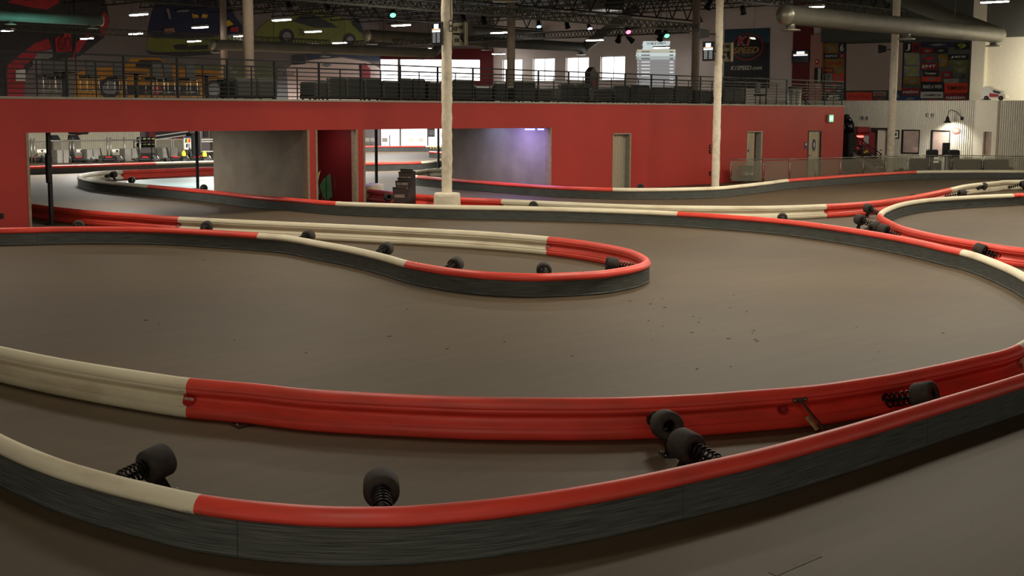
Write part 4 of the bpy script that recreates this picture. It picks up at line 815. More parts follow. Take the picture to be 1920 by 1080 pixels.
# pink-lit office items behind the glass
c = PX(1702, 252, UC+2.28); t = thing('framed_poster', 'red toned framed poster on the office wall behind the left window', 'poster', c); MB().rbox(c, (.04, .5, .45), .005).build('frame', M_DARK, t); MB().rbox(c-Vector((.025, 0, 0)), (.01, .42, .37), .002).build('print', M_WALLDK, t)
c = PX(1719, 283, UC+1.2); t = thing('desk_lamp', 'pink shaded table lamp behind the left office window', 'lamp', (c.x, c.y, .72)); MB().lathe([(0, .08), (.02, .08), (.03, .02), (.28, .02)], (c.x, c.y, .72), Uv, 12).build('stand', M_PRWHITE, t); MB().lathe([(.26, .2), (.42, .12)], (c.x, c.y, .72), Uv, 14).build('shade', mat('pink_shade', (.95, .4, .42), emit=.9), t)
t = thing('office_desk', 'pale desk behind the left office window', 'desk', (c.x, c.y, 0)); MB().rbox((c.x, c.y+.3, .7), (.7, 1.6, .04), .01).build('top', M_TAN, t)
for s in (-.35, .95): MB().rbox((c.x, c.y+s, .34), (.6, .04, .68), .01).build('leg_panel', M_TAN, t)
c = PX(1680, 252, UC-.02); t = thing('framed_picture', 'small black framed picture just right of the white column', 'picture', c); MB().rbox(c, (.04, .36, .44), .005).build('frame', M_BLACK, t); MB().rbox(c-Vector((.022, 0, 0)), (.006, .24, .32), .002).build('mount', M_PRWHITE, t); MB().rbox(c-Vector((.027, 0, 0)), (.006, .1, .16), .002).build('print', M_PRBLACK, t)
c = PX(1793, 226, UC-.02); t = thing('gooseneck_lamp', 'gooseneck wall lamp shining on the corrugated wall at right', 'lamp', c); a = PX(1804, 222, UC-.01); q = MB()
e0 = Vector((UC-.02, a.y, a.z)); e1 = Vector((UC-.55, a.y+.35, a.z+.42)); e2 = Vector((UC-.75, a.y+.42, a.z+.1)); q.tube([e0, e0.lerp(e1, .5)+Uv*.12, e1, e1.lerp(e2, .5)+Vector((-.05, 0, .1)), e2], .018, 7); q.build('arm', M_DARK, t); MB().lathe([(0, .03), (-.05, .07), (-.2, .1), (-.32, .2)], e2, Uv, 16).build('shade', M_DARK, t); MB().lathe([(0, .09), (.02, .09), (.025, .02)], e0, Vector((-1, 0, 0)), 10).build('wall_plate', M_DARK, t)
MB().lathe([(0, .001), (0, .05), (-.06, .05), (-.1, .001)], e2-Uv*.18, Uv, 10).build('bulb', mat('bulb', (1, .96, .88), emit=14), t)
sp = bpy.data.lights.new('lamp', 'SPOT'); sp.energy = 260; sp.spot_size = 2.2; sp.spot_blend = .8; sp.color = (1, .95, .85); so = bpy.data.objects.new('lamp', sp); COL.objects.link(so); so.location = e2-Uv*.34; so.rotation_euler = (0, math.radians(-35), 0)
c = PX(1792.5, 245, UC-.02); t = thing('oval_sign', 'small red and green oval sign under the gooseneck lamp', 'sign', c); oval(MB(), c, AX_U, .22, .17, 0, .02).build('plate', M_MRED, t); oval(MB(), c, AX_U, .18, .12, .022).build('field', mat('sign_green', (60, 90, 60)), t); MB().obox(c-Vector((.036, 0, 0)), Vector((.003, 0, 0)), Vector((0, .11, 0)), Uv*.03).build('white_band', M_PRWHITE, t)
for px, py, lab in ((1624, 222, 'left twin-headed emergency light on the corrugated wall near the stairs'), (1745, 216.5, 'twin-headed emergency light above the left office window')):
    c = PX(px, py, UC-.06); t = thing('emergency_light', lab, 'lamp', c); MB().rbox(c, (.1, .34, .16), .02).build('housing', M_PRWHITE, t)
    for s in (-1, 1): MB().lathe([(0, .04), (.06, .085), (.12, .09), (.121, .01)], c+Vector((-.03, s*.13, .02)), Vector((-1, 0, .1)), 12).build('head', M_STEEL, t)
# stairs up to the mezzanine
us0, us1 = 61.7, 63.2; vs0 = 32.4; sl = .59; t = thing('staircase', 'dark staircase with black sloping rails beyond the right end of the red wall', 'staircase', (62.4, vs0, 0)); n = 18
for s_, u in ((0, us0), (1, us1)): MB().prism([(u-.03, vs0, 0), (u-.03, vs0+.3, 0), (u-.03, vs0+5.45, ZM-.28), (u-.03, vs0+5.45, ZM), (u-.03, vs0, .06)], Vector((.06, 0, 0))).build('stringer', mat('stringer_grey', (120, 112, 100), .6), t)
for k in range(n): MB().rbox(((us0+us1)/2, vs0+.15+k*.3, (k+1)*ZM/n-.02), (us1-us0-.06, .32, .04), .005).build('tread', M_DARK, t)
for k in range(6): y = vs0+.02+k*1.05; z = .06+(y-vs0)*sl; MB().box((us0-.02, y-.02, max(0, z-.06)), (us0+.02, y+.02, z+.86)).build('post', M_RAIL, t)
for k in range(6):
    zz = .84-k*.14; MB().obox((us0, vs0+2.7, .06+2.7*sl+zz), Vector((.016, 0, 0)), Vector((0, 2.75, 2.75*sl)), Vector((0, 0, .016 if k else .024))).build('rail', M_RAIL, t)
q = MB(); q.box((us0+.1, vs0+5.4, ZM-.2), (us1, vs0+9, ZM)); q.build('landing', M_DARK, t)
# arcade machine and black machine by the stairs
c = PD(1607, 300, 70.5); c.z = 0; X = -Vector((.6, -.8, 0)); t = thing('arcade_machine', 'red arcade racing machine with a red light bar behind the stair rails', 'arcade machine', c)
MB().rbox(c+Uv*.95, (1.1, 1.5, 1.9), .06, -.4).build('cabinet', M_WALLDK, t); MB().rbox(c+Vector((-.35, 0, 2.05)), (.8, 1.6, .3), .05, -.4).build('marquee', M_WALLDK, t)
p = PD(1612.5, 256, 69.3); MB().obox(p, Rv*.17, Uv*.05, Fv*.03).build('light_bar', mat('red_tube', (1, .08, .06), emit=5), t)
for x, y, w, h, m in ((1601, 272, .1, .16, M_PRYEL), (1606, 279, .12, .1, M_PRORG), (1623, 284, .1, .12, M_PRYEL), (1624, 262, .12, .2, M_PRGREY), (1616, 268, .12, .1, M_MRED)): MB().obox(PD(x, y, 69.3), Rv*w, Uv*h, Fv*.03).build('print_patch', m, t)
c = PD(1590, 238, 68.5); t = thing('black_machine', 'glossy black bulky machine at the right corner of the red wall, above the stairs', 'machine', (c.x, c.y, 0)); q = MB()
q.lathe([(-.2, .25), (-.25, .36), (-.2, .46), (.2, .46), (.25, .36), (.2, .25)], c, Rv+Uv*.3, 20); q.build('drum', mat('gloss_black', (14, 14, 15), .15, var=.05), t); MB().rbox((c.x, c.y, 1.0), (.7, .7, 2.0), .1).build('body', mat('gloss_black', (14, 14, 15)), t); MB().lathe([(0, .2), (.3, .16), (.34, .02)], c+Uv*.3-Rv*.1, Uv, 14).build('cap', M_BLACK, t)
# display car on the ledge, bright wall lamp
c = PX(1866, 190, UC+.4); t = thing('display_car', 'small white display race car with red numbers on the ledge at the far right', 'toy car', (c.x, c.y, zct)); ex_, ey_ = Vector((0, -1, 0)), Vector((0, 0, 1)); b0 = Vector((c.x, c.y, zct+.02))
sil = [(-.62, .08), (-.62, .5), (-.5, .66), (-.3, .68), (-.1, .55), (.15, .48), (.42, .42), (.6, .26), (.62, .08)]
MB().prism([b0+ex_*x+ey_*y-Vector((.25, 0, 0)) for x, y in sil], Vector((.5, 0, 0))).build('body', M_PRWHITE, t); MB().prism([b0+ex_*x+ey_*y-Vector((.262, 0, 0)) for x, y in ((-.05, .5), (.2, .44), (.38, .38), (.3, .3), (0, .36))], Vector((.012, 0, 0))).build('window', M_BLACK, t)
MB().prism([b0+ex_*x+ey_*y-Vector((.262, 0, 0)) for x, y in ((-.2, .15), (.25, .15), (.28, .28), (-.2, .34))], Vector((.012, 0, 0))).build('red_number', M_MRED, t)
for x in (-.35, .38): MB().lathe([(-.3, .02), (-.3, .11), (-.2, .12), (-.2, .02)], b0+ex_*x+ey_*.1, (1, 0, 0), 14).build('wheel', M_TYRE, t)
c = PX(1849, 190, UC+.5); t = thing('white_pedestal', 'white rounded pedestal beside the display car on the ledge', 'pedestal', (c.x, c.y, zct)); MB().lathe([(0, .2), (.5, .2), (.6, .12), (.61, .01)], (c.x, c.y, zct), Uv, 18).build('body', M_PRWHITE, t); MB().lathe([(.0, .23), (.05, .23), (.06, .2)], (c.x, c.y, zct), Uv, 18).build('foot', M_TRIM, t)
L1 = area((UR-3.2, 21.0, 5.8), 1250, (1.2, .6), (1, .95, .84), spread=100); L1.rotation_euler = (Vector((UR+.4, 22.5, 5.2))-L1.location).to_track_quat('-Z', 'Y').to_euler()

# ------------------------------------------------------------------ glass railing and lounge behind it
gp = [(1370, 298.6), (1432, 298.6), (1481, 298.3), (1530, 297), (1576, 296), (1619.5, 294.4), (1661, 293.6), (1702, 292.6), (1743, 291.8), (1784, 291.6), (1843, 292.2), (1905, 293), (1970, 294)]
G = [PZ(x, y, 1.0) for x, y in gp]; t = thing('glass_railing', 'waist high steel and clear panel railing curving round the track at right', 'railing', Vector((G[0].x, G[0].y, 0)))
for k, g in enumerate(G):
    MB().tube([(g.x, g.y, 0), (g.x, g.y, 1.0)], .022, 8).build('post', M_STEEL, t)
    if k:
        h = G[k-1]; d = (g-h).normalized(); MB().tube([h, g], .02, 8).build('top_rail', M_STEEL, t); m_ = (g+h)/2; n_ = d.cross(Uv)
        gl = MB().obox(Vector((m_.x, m_.y, .52)), d*((g-h).length/2-.06), n_*.005, Uv*.42).build('glass_panel', M_GLASS, t)
        q = MB()
        for s in (-1, 1):
            for z in (.25, .8): q.obox(Vector((m_.x, m_.y, z))+d*(s*((g-h).length/2-.045)), d*.03, n_*.012, Uv*.025)
        q.build('clamp', M_STEEL, gl, kind='stuff')
p = G[8].lerp(G[9], .3); MB().obox(Vector((p.x, p.y, .72))-Fv*.02, (G[9]-G[8]).normalized()*.14, Fv*.003, Uv*.05).build('sticker', M_PRWHITE, t); MB().obox(Vector((p.x, p.y, .88))-Fv*.02, (G[9]-G[8]).normalized()*.12, Fv*.003, Uv*.06).build('sticker', M_PRWHITE, t)
c = PD(1398, 339, 56.7); c.z = 0; t = thing('steel_drum', 'grey steel drum behind the first glass panel left of the ajar door', 'drum', c); MB().lathe([(0, .3), (.02, .31), (.3, .3), (.32, .315), (.34, .3), (.6, .3), (.64, .315), (.66, .3), (.66, .02)], c, Uv, 22).build('barrel', M_STEEL, t); MB().lathe([(.66, .32), (.69, .32), (.7, .28), (.7, .01)], c, Uv, 22).build('lid', M_DARK, t)
def easy(px, d, lab, w=.8):
    hz = 1.0 if w < .6 else .66
    c = PD(px, 300, d); c.z = 0; t = thing('lounge_chair', lab, 'chair', c, 'dark lounge chairs behind the glass railing'); 
    def bx(o, s, nm, r=.06): MB().rbox(c+Rv*o[0]+Fv*o[1]+Uv*(o[2]*hz), (s[0], s[1], s[2]*hz), r, -HEAD).build(nm, M_BLACK, t)
    bx((0, .1, .36), (w-.2, .7, .2), 'seat'); bx((0, .42, .72), (w, .2, .9), 'backrest'); bx((-w/2+.06, .1, .42), (.14, .7, .5), 'arm'); bx((w/2-.06, .1, .42), (.14, .7, .5), 'arm')
    for sx in (-1, 1):
        for sy in (-.2, .4): bx((sx*(w/2-.1), sy, .1), (.06, .06, .2), 'leg', .01)
for a in ((1752, 65.2, 'black leather chair below the middle office window, left one', .58), (1793, 65, 'black leather chair below the middle office window, right one', .58), (1826, 63.5, 'dark low seat behind the glass panel right of centre', 1.2), (1868, 63.3, 'dark low seat behind the glass panel near the right edge', 1.5), (1730, 64, 'dark round backed seat behind the glass panel left of the sticker', 1.0)): easy(*a)
c = PD(1774, 278, 66); t = thing('black_monitor', 'black monitor standing between the two black leather chairs', 'monitor', (c.x, c.y, 0)); MB().rbox(Vector((c.x, c.y, 1.18)), (.36, .12, .62), .02, -HEAD).build('screen_case', M_BLACK, t); MB().tube([(c.x, c.y, 0), (c.x, c.y, .9)], .05, 8).build('stand', M_BLACK, t); MB().rbox(Vector((c.x, c.y, .02)), (.4, .3, .04), .01, -HEAD).build('foot', M_BLACK, t)

# ------------------------------------------------------------------ warning sign rack, booth flags
c = PD(757, 392, 40.4); c.z = 0; t = thing('warning_sign_rack', 'stepped rack of dark warning signs between the white drum and the wrapped column', 'sign rack', c); M_SIGN = mat('sign_brown', (58, 44, 42), .6, var=.1); M_SLET = mat('sign_letters', (206, 190, 176), .6)
def sq(x0, y0, x1, y1, d, sk=0): return [PD(x0, y0, d), PD(x1, y0+1, d), PD(x1-sk, y1, d), PD(x0+sk, y1, d)]
for k, (x0, y0, x1, y1, tx) in enumerate(((736, 352, 762, 381, ('', 'WARNING', '')), (741, 340, 768, 356, ('STAY ON BRAKE', 'REMAIN')), (745, 334, 770, 343, ('',)), (747, 323, 774, 337, ('', 'ENTER PIT')), (750, 317.5, 775, 327, ('',)))):
    d = 40.0+k*.16; pn = MB().prism(sq(x0, y0, x1, y1, d, 1.5), Fv*.03).build('sign_board', M_SIGN, t)
    for i, s in enumerate(tx):
        if s: text(s, PD((x0+x1)/2, y0+(i+.6)*(y1-y0)/len(tx), d), AXC, M_SLET, pn, w=(x1-x0)*.74/2526*d, h=.1 if s == 'WARNING' else .075, lift=.01)
    MB().prism(sq(x0, y0-1.2, x1, y0+.6, d-.02), Fv*.04).build('ledge', M_DARK, pn)
MB().prism([PD(775, 320, 40.7), PD(779, 321, 41.2), PD(779.5, 388, 41.0), PD(757, 388, 40.1), PD(762, 353, 40.1)], Fv*.03).build('side_panel', M_DARK, t)
MB().rbox(c+Uv*.03+Rv*.05+Fv*.2, (.7, .5, .06), .01, -HEAD).build('base', M_DARK, t)
for (x0, y0, x1, y1, pts, m, lab) in ((603, 372, 618, 327, [(599, 348), (606, 336), (619, 325), (621, 345), (623, 368), (612, 378), (604, 366)], mat('flag_green', (52, 92, 58), .8, var=.2), 'green flag hanging in the dark red booth'),
        (592, 352, 600, 320, [(592, 330), (600, 320), (597, 330), (593, 340)], M_PRYEL, 'narrow yellow flag at the left edge of the booth'), (593, 370, 596, 340, [(593, 346), (597, 350), (599, 362), (596, 368), (593, 366)], mat('flag_blue', (92, 124, 130), .8), 'pale blue flag at the left edge of the booth')):
    t = thing('race_flag', lab, 'flag', PD(x0, y0, 41.7)); MB().tube([PD(x0, y0+6, 41.7), PD(x1, y1, 41.8)], .014, 6).build('pole', M_TRIM, t); MB().prism([PD(px, py, 41.65) for px, py in pts], Fv*.02).build('cloth', m, t)
c = PD(628, 385, 41.5); t = thing('flag_stand', 'thin dark metal flag holder on the booth floor', 'stand', (c.x, c.y, 0)); q = MB()
q.tube([(c.x, c.y, 0), (c.x, c.y, .9), (c.x-.25, c.y+.1, .95), (c.x-.25, c.y+.1, 0)], .012, 6); q.build('frame', M_DARK, t); MB().rbox((c.x-.12, c.y+.05, .02), (.4, .3, .04), .01).build('foot', M_DARK, t)
# blue floor inside the left hairpin, painted
q = MB(); q.prism([PZ(x, y, .004) for x, y in ((232, 345), (240, 339), (300, 334), (400, 329), (440, 329), (440, 356), (400, 368), (330, 364), (270, 356))], Uv*.004); tag(q.build('painted_floor_patch', mat('pale_blue_floor', (150, 176, 178), .5, var=.06)), 'pale blue painted floor inside the far left hairpin', 'floor paint')
q = MB(); q.prism([PZ(x, y, .002) for x, y in ((1440, 1073), (1530, 1037), (1542, 1043), (1456, 1080))], Uv*.0008); tag(q.build('worn_line', mat('worn_tape', (92, 80, 62), .7, var=.2, scale=20)), 'faint worn strip on the floor at the lower right corner', 'floor mark')
# violet strip lights in the aisle
for x0, x1, lab in ((984, 1003, 'left violet light strip under the aisle ceiling'), (1008, 1020, 'right violet light strip beside the aisle post')):
    a = PZ(x0, 242.4, 2.3); c = PZ(x1, 242.4, 2.3); t = thing('light_strip', lab, 'light strip', a); MB().obox((a+c)/2, (c-a)/2, Fv*.03, Uv*.03).build('tube', mat('violet_tube', (.3, .25, 1), emit=4), t); MB().obox((a+c)/2+Uv*.24, (c-a)/2, Fv*.035, Uv*.21).build('housing', M_DARK, t)
p = PX(965, 250, oC[1]-.9); area((p.x, p.y, 2.6), 80, (.4, 1.2), (.36, .28, 1.0)); p = PX(915, 250, oC[1]-.6); area((p.x, p.y, 2.6), 9, (.3, .6), (.4, .5, 1.0)); p = PX(880, 250, oC[1]-2.5); area((p.x, p.y, 2.6), 60, (1, .6), (1, .95, .85))
area((oB[0]-3.2, VW+5.5, 2.6), 130, (1, .6), (1, .95, .85)); area(((oB[0]+oB[1])/2-.3, VW+.7, 2.6), 14, (.5, .3), (1, .93, .84)); p = PD(690, 345, 44.4); area((p.x, p.y, 1.4), 4, (.3, .3), (.4, .3, 1))  # unseen fill lamps added for the sheet wall, the booth and the drum top
# hazard tape on the farthest barrier
t = thing('hazard_tape', 'yellow and black striped tape on the farthest barrier by the post', 'tape', PZ(805, 278, .2)); d = PZ(805, 273.6, HB).dot(Fv)-.11
for k in range(8): x = 803+k*2.6; MB().prism([PD(x, 275.5, d), PD(x+2.4, 275.5, d), PD(x+3.6, 278.5, d), PD(x+1.2, 278.5, d)], Fv*.02).build('stripe', M_PRYEL if k % 2 else M_PRBLACK, t)

# ------------------------------------------------------------------ kart pit under the mezzanine
def kart():
    r = thing('race_kart', 'x', 'kart', (0, 0, 0))
    MB().rbox((0, 0, .1), (1.5, .62, .05), .01).build('floor_pan', M_BLACK, r)
    for x, y, rr, w in ((.6, .55, .13, .14), (.6, -.55, .13, .14), (-.55, .55, .14, .2), (-.55, -.55, .14, .2)): MB().lathe([(-w/2, .05), (-w/2, rr-.02), (-w/2+.03, rr), (w/2-.03, rr), (w/2, rr-.02), (w/2, .05)], (x, y, rr), (0, 1, 0), 16).build('wheel', M_TYRE, r)
    q = MB(); q.prism([(-.42, -.2, .14), (-.1, -.2, .14), (-.12, -.2, .24), (-.34, -.2, .34), (-.46, -.2, .95), (-.54, -.2, .95)], Vector((0, .4, 0))); q.build('seat', M_BLACK, r)
    q = MB(); q.tube([(.62, 0, .15), (.25, 0, .52)], .02, 6); q.build('steering_column', M_DARK, r)
    q = MB(); q.tube([(.25+.06*cos(a), .15*sin(a), .53+.13*cos(a)) for a in [2*pi*k/14 for k in range(15)]], .016, 6, caps=False); q.build('steering_wheel', M_BLACK, r)
    MB().prism([(.7, -.3, .1), (1.0, -.22, .1), (.98, -.2, .2), (.55, -.16, .5), (.5, -.2, .4)], Vector((0, .46, 0))).build('nose_cone', M_BLACK, r)
    for s in (-1, 1): MB().rbox((0, s*.48, .2), (.8, .26, .22), .06).build('side_pod', M_BLACK, r); MB().rbox((.02, s*.48, .33), (.4, .14, .06), .02).build('pod_stripe', M_PRRED, r)
    q = MB(); q.tube([(.5, .62, .12), (.95, .55, .12), (1.08, .3, .14), (1.08, -.3, .14), (.95, -.55, .12), (.5, -.62, .12)], .035, 8); q.build('front_bumper', M_BLACK, r)
    q = MB(); q.tube([(-.5, .68, .16), (-.78, .5, .2), (-.8, -.5, .2), (-.5, -.68, .16)], .04, 8); q.build('rear_bumper', M_BLACK, r)
    MB().rbox((.86, 0, .33), (.04, .22, .2), .01, 0, -.6).build('number_plate', M_PRWHITE, r); return r
K0 = kart(); K0.scale = (.82, .82, .82)
for k, (px, py, a, lab) in enumerate(((62, 305, .5, 'leftmost parked kart beside the red pier'), (107, 304.5, .3, 'parked kart behind the thick black post'), (150, 304.5, .2, 'parked kart left of centre with a white cone behind'), (203, 304, .4, 'parked kart in the middle of the row with tall black seat'), (272, 303.8, .3, 'parked kart in front of the helmet rack'), (328, 303.4, .5, 'rightmost parked kart next to the yellow jug'), (370, 303, .2, 'low parked kart beside the thin black post'))):
    p = PZ(px, py); o = dup(K0, p, -.9+a, lab, 'parked karts in the pit') if k else K0
    if not k: K0.location = p; K0.rotation_euler = (0, 0, -.9+a); K0['label'] = lab; K0['group'] = 'parked karts in the pit'
VF = 68.5
t = thing('pit_fence', 'galvanised post and rail fence behind the parked karts', 'fence', PY(150, 300, VF)); zt_ = PY(150, 263.5, VF).z
MB().tube([PY(40, 265, VF), PY(160, 263.5, VF), PY(262, 262, VF)], .04, 8).build('rail', M_STEEL, t)
for px in (58, 64, 131, 137, 201, 207, 233, 262): p = PY(px, 263, VF); MB().tube([(p.x, p.y, 0), (p.x, p.y, zt_+.15)], .045, 8).build('post', M_STEEL, t)
for a, c, lab in ((102, 124, 'grey block behind the second parked kart'), (158, 180, 'grey block behind the middle parked karts'), (229, 254, 'grey block left of the helmet rack'), (300, 328, 'grey block below the wire panel')):
    p, q_ = PY(a, 290, VF-.8), PY(c, 290, VF-.8); t = thing('pit_block', lab, 'block', ((p.x+q_.x)/2, p.y, 0), 'grey blocks behind the karts'); MB().rbox(((p.x+q_.x)/2, p.y, .36), (q_.x-p.x, .6, .72), .03).build('body', mat('block_grey', (120, 116, 108), .8, var=.15), t); MB().rbox(((p.x+q_.x)/2, p.y-.31, .36), (.03, .02, .7), .004).build('joint', M_DARK, t)
for a, c, lab in ((69, 88, 'left white kart-number board on the fence'), (143, 161, 'middle white kart-number board on the fence'), (210, 228, 'right white kart-number board on the fence')):
    p, q_ = PY(a, 280, VF-.1), PY(c, 286, VF-.1); t = thing('fence_board', lab, 'sign', ((p.x+q_.x)/2, p.y, q_.z), 'white boards on the pit fence'); MB().rbox(((p.x+q_.x)/2, p.y, (p.z+q_.z)/2), (q_.x-p.x, .04, p.z-q_.z), .01).build('board', M_PRWHITE, t); MB().prism([((p.x+q_.x)/2+x, p.y-.03, (p.z+q_.z)/2+z) for x, z in ((-.1, .05), (.1, .05), (0, -.08))], Vector((0, -.01, 0))).build('arrow', M_DARK, t)
for a, c, y0, y1, lab in ((96, 115, 253.5, 264, 'dark padded seat back on the white pit wall, left one'), (131, 152, 253, 264, 'dark padded seat back on the white pit wall, right one')):
    p, q_ = PY(a, y0, 74), PY(c, y1, 74); t = thing('simulator_seat', lab, 'seat', ((p.x+q_.x)/2, 74, 0)); MB().prism([(p.x+.05, 74, p.z), (q_.x-.2, 74, p.z), (q_.x, 74, q_.z), (p.x, 74, q_.z)], Vector((0, .3, 0))).build('backrest', M_DARK, t); MB().rbox(((p.x+q_.x)/2, 74.1, q_.z/2), (q_.x-p.x-.1, .4, q_.z), .05).build('base', M_CONC, t)
c = PD(147, 249, 74); t = thing('hanging_pod', 'dark rounded pod with an orange centre hanging at the top of the pit opening', 'pod', c); MB().lathe([(0, .02), (.02, .5), (.2, .6), (.5, .3)], c-Uv*.1, Uv, 20).build('shell', M_BLACK, t); MB().lathe([(.0, .01), (.01, .12), (.05, .14)], c-Uv*.13, Uv, 12).build('centre', M_PRORG, t)
MB().tube([c+Uv*.3, Vector((c.x, c.y, 10.1))], .03, 6).build('hanger', M_DARK, t)
# back wall cladding of the pit, striped panel, racks
q = MB(); p0, p1 = PY(20, 270, 76.9), PY(262, 270, 76.9); q.box((p0.x, 76.85, 0), (p1.x, 77.05, 2.9)); n = 60
for k in range(n): x = p0.x+(p1.x-p0.x)*(k+.5)/n; q.box((x-.03, 76.82, 0), (x+.03, 76.85, 2.9))
struct('wall_pit_cladding', q, M_CREAM)
t = mural('black and red wall panel with two slanting white stripes above the helmet rack', [([(278, 240), (356, 240), (356, 268), (278, 268)], M_PRBLACK, 'panel'), ([(278, 240), (291, 240), (291, 268), (278, 268)], M_WALLDK, 'red_end'), ([(291, 254), (352, 245.5), (352, 247.5), (291, 256)], M_PRWHITE, 'white_stripe'), ([(291, 261), (355, 251.5), (355, 253.5), (291, 263)], M_PRWHITE, 'white_stripe'), ([(291, 264), (343, 256), (343, 268), (291, 268)], M_WALLDK, 'red_field')], ('V', 76.7))
a, c = PY(256, 262, 69.5), PY(290, 300, 69.5); t = thing('helmet_rack', 'dark shelf rack holding black helmets behind the karts', 'rack', ((a.x+c.x)/2, 69.5, 0)); rzs = (PY(270, 265, 69.5).z, PY(270, 275.5, 69.5).z, .35)
for s in (a.x, c.x): 
    for e in (69.3, 69.8): MB().box((s-.02, e-.02, 0), (s+.02, e+.02, rzs[0]+.05)).build('upright', M_DARK, t)
for z in rzs: MB().box((a.x, 69.25, z-.03), (c.x, 69.85, z)).build('shelf', M_DARK, t)
for r_, z in enumerate(rzs[:2]):
    for k in range(4):
        x = a.x+(c.x-a.x)*(k+.5)/4; h = thing('helmet', 'black racing helmet on the dark rack, %s shelf, %s from the left' % (('upper', 'middle')[r_], ('first', 'second', 'third', 'fourth')[k]), 'helmet', (x, 69.5, z), 'helmets on the rack'); q = MB(); q.lathe([(0, .08), (.03, .12), (.1, .15), (.18, .14), (.25, .08), (.27, .0)], (x, 69.5, z), Uv, 16); q.build('shell', M_BLACK, h); MB().rbox((x, 69.36, z+.14), (.2, .06, .07), .02).build('visor', M_PRGREEN if (k+r_) % 2 else M_STEEL, h)
for a_, c_, lab in ((291, 322, 'left clear wire panel right of the helmet rack'), (324, 344, 'right clear wire panel right of the helmet rack')):
    p, q_ = PY(a_, 262, VF-.3), PY(c_, 300, VF-.3); t = thing('mesh_panel', lab, 'panel', ((p.x+q_.x)/2, VF-.3, 0)); MB().box((p.x, VF-.32, .1), (q_.x, VF-.3, p.z)).build('sheet', M_GLASS, t)
    for x in (p.x, q_.x): MB().box((x-.03, VF-.34, 0), (x+.03, VF-.28, p.z+.03)).build('post', M_STEEL, t)
    MB().box((p.x, VF-.34, p.z), (q_.x, VF-.28, p.z+.05)).build('top_rail', M_STEEL, t)
p, q_ = PY(345, 256, 66.5), PY(358.5, 280, 66.5); t = thing('flag_chart', 'white board with coloured flag pictures beside the thin black post', 'sign', ((p.x+q_.x)/2, 66.5, 0)); MB().box((p.x, 66.5, q_.z), (q_.x, 66.54, p.z)).build('board', M_PRWHITE, t); MB().tube([((p.x+q_.x)/2, 66.53, 0), ((p.x+q_.x)/2, 66.53, p.z)], .03, 6).build('pole', M_STEEL, t); MB().box((p.x, 66.485, p.z-.1), (q_.x, 66.5, p.z)).build('heading', M_PRNAVY, t)
for fx, fz, m in ((.25, .66, mat('flag_green', (52, 92, 58))), (.5, .66, M_PRYEL), (.75, .66, M_PRRED), (.35, .28, M_PRNAVY), (.68, .28, M_PRGREY)): x = p.x+(q_.x-p.x)*fx; z = q_.z+(p.z-q_.z)*fz; MB().prism([(x-.06, 66.49, z-.12), (x+.05, 66.49, z-.08), (x+.07, 66.49, z+.14), (x-.05, 66.49, z+.1)], Vector((0, -.01, 0))).build('flag_picture', m, t)
p, q_ = PY(359, 250, 68), PY(376, 300, 68); t = thing('black_cabinet', 'dark cabinet behind the flag picture board', 'cabinet', ((p.x+q_.x)/2, 68, 0)); MB().rbox(((p.x+q_.x)/2, 68.3, p.z/2), (q_.x-p.x, .6, p.z), .02).build('body', M_DARK, t); MB().rbox(((p.x+q_.x)/2, 67.98, p.z*.5), (q_.x-p.x-.1, .03, p.z-.2), .01).build('door', M_BLACK, t)
p, q_ = PY(376, 247, 68.5), PY(402, 300, 68.5); t = thing('lit_shelf_unit', 'shelf unit with shelves painted white for their lights right of the thin black post', 'shelf', ((p.x+q_.x)/2, 68.5, 0))
for x in (p.x, q_.x): MB().box((x-.03, 68.5, 0), (x+.03, 68.9, 3.0)).build('upright', M_STEEL, t)
for y_ in (260.5, 264.5, 283): z = PY(388, y_, 68.5).z; MB().box((p.x, 68.45, z-.06), (q_.x, 68.9, z)).build('shelf', M_PRWHITE, t)  # no lamps here, the white of the shelf lights is put into the colour
MB().box((p.x+.3, 68.6, PY(388, 258, 68.5).z), (q_.x-.3, 68.7, 3.0)).build('dark_box', M_BLACK, t)
for px, py, lab in ((345, 304, 'yellow jug-shaped marker left of the thin black post'), (384, 305, 'yellow jug-shaped marker right of the thin black post')):
    c = PZ(px, py); t = thing('yellow_marker', lab, 'marker', c); MB().lathe([(0, .11), (.06, .12), (.18, .11), (.22, .065), (.3, .06), (.31, .01)], c+Uv*.34, Uv, 16).build('body', mat('bright_yellow', (226, 204, 40), .5), t); MB().lathe([(0, .18), (.34, .15), (.341, .01)], c, Uv, 16).build('base', M_DARK, t)
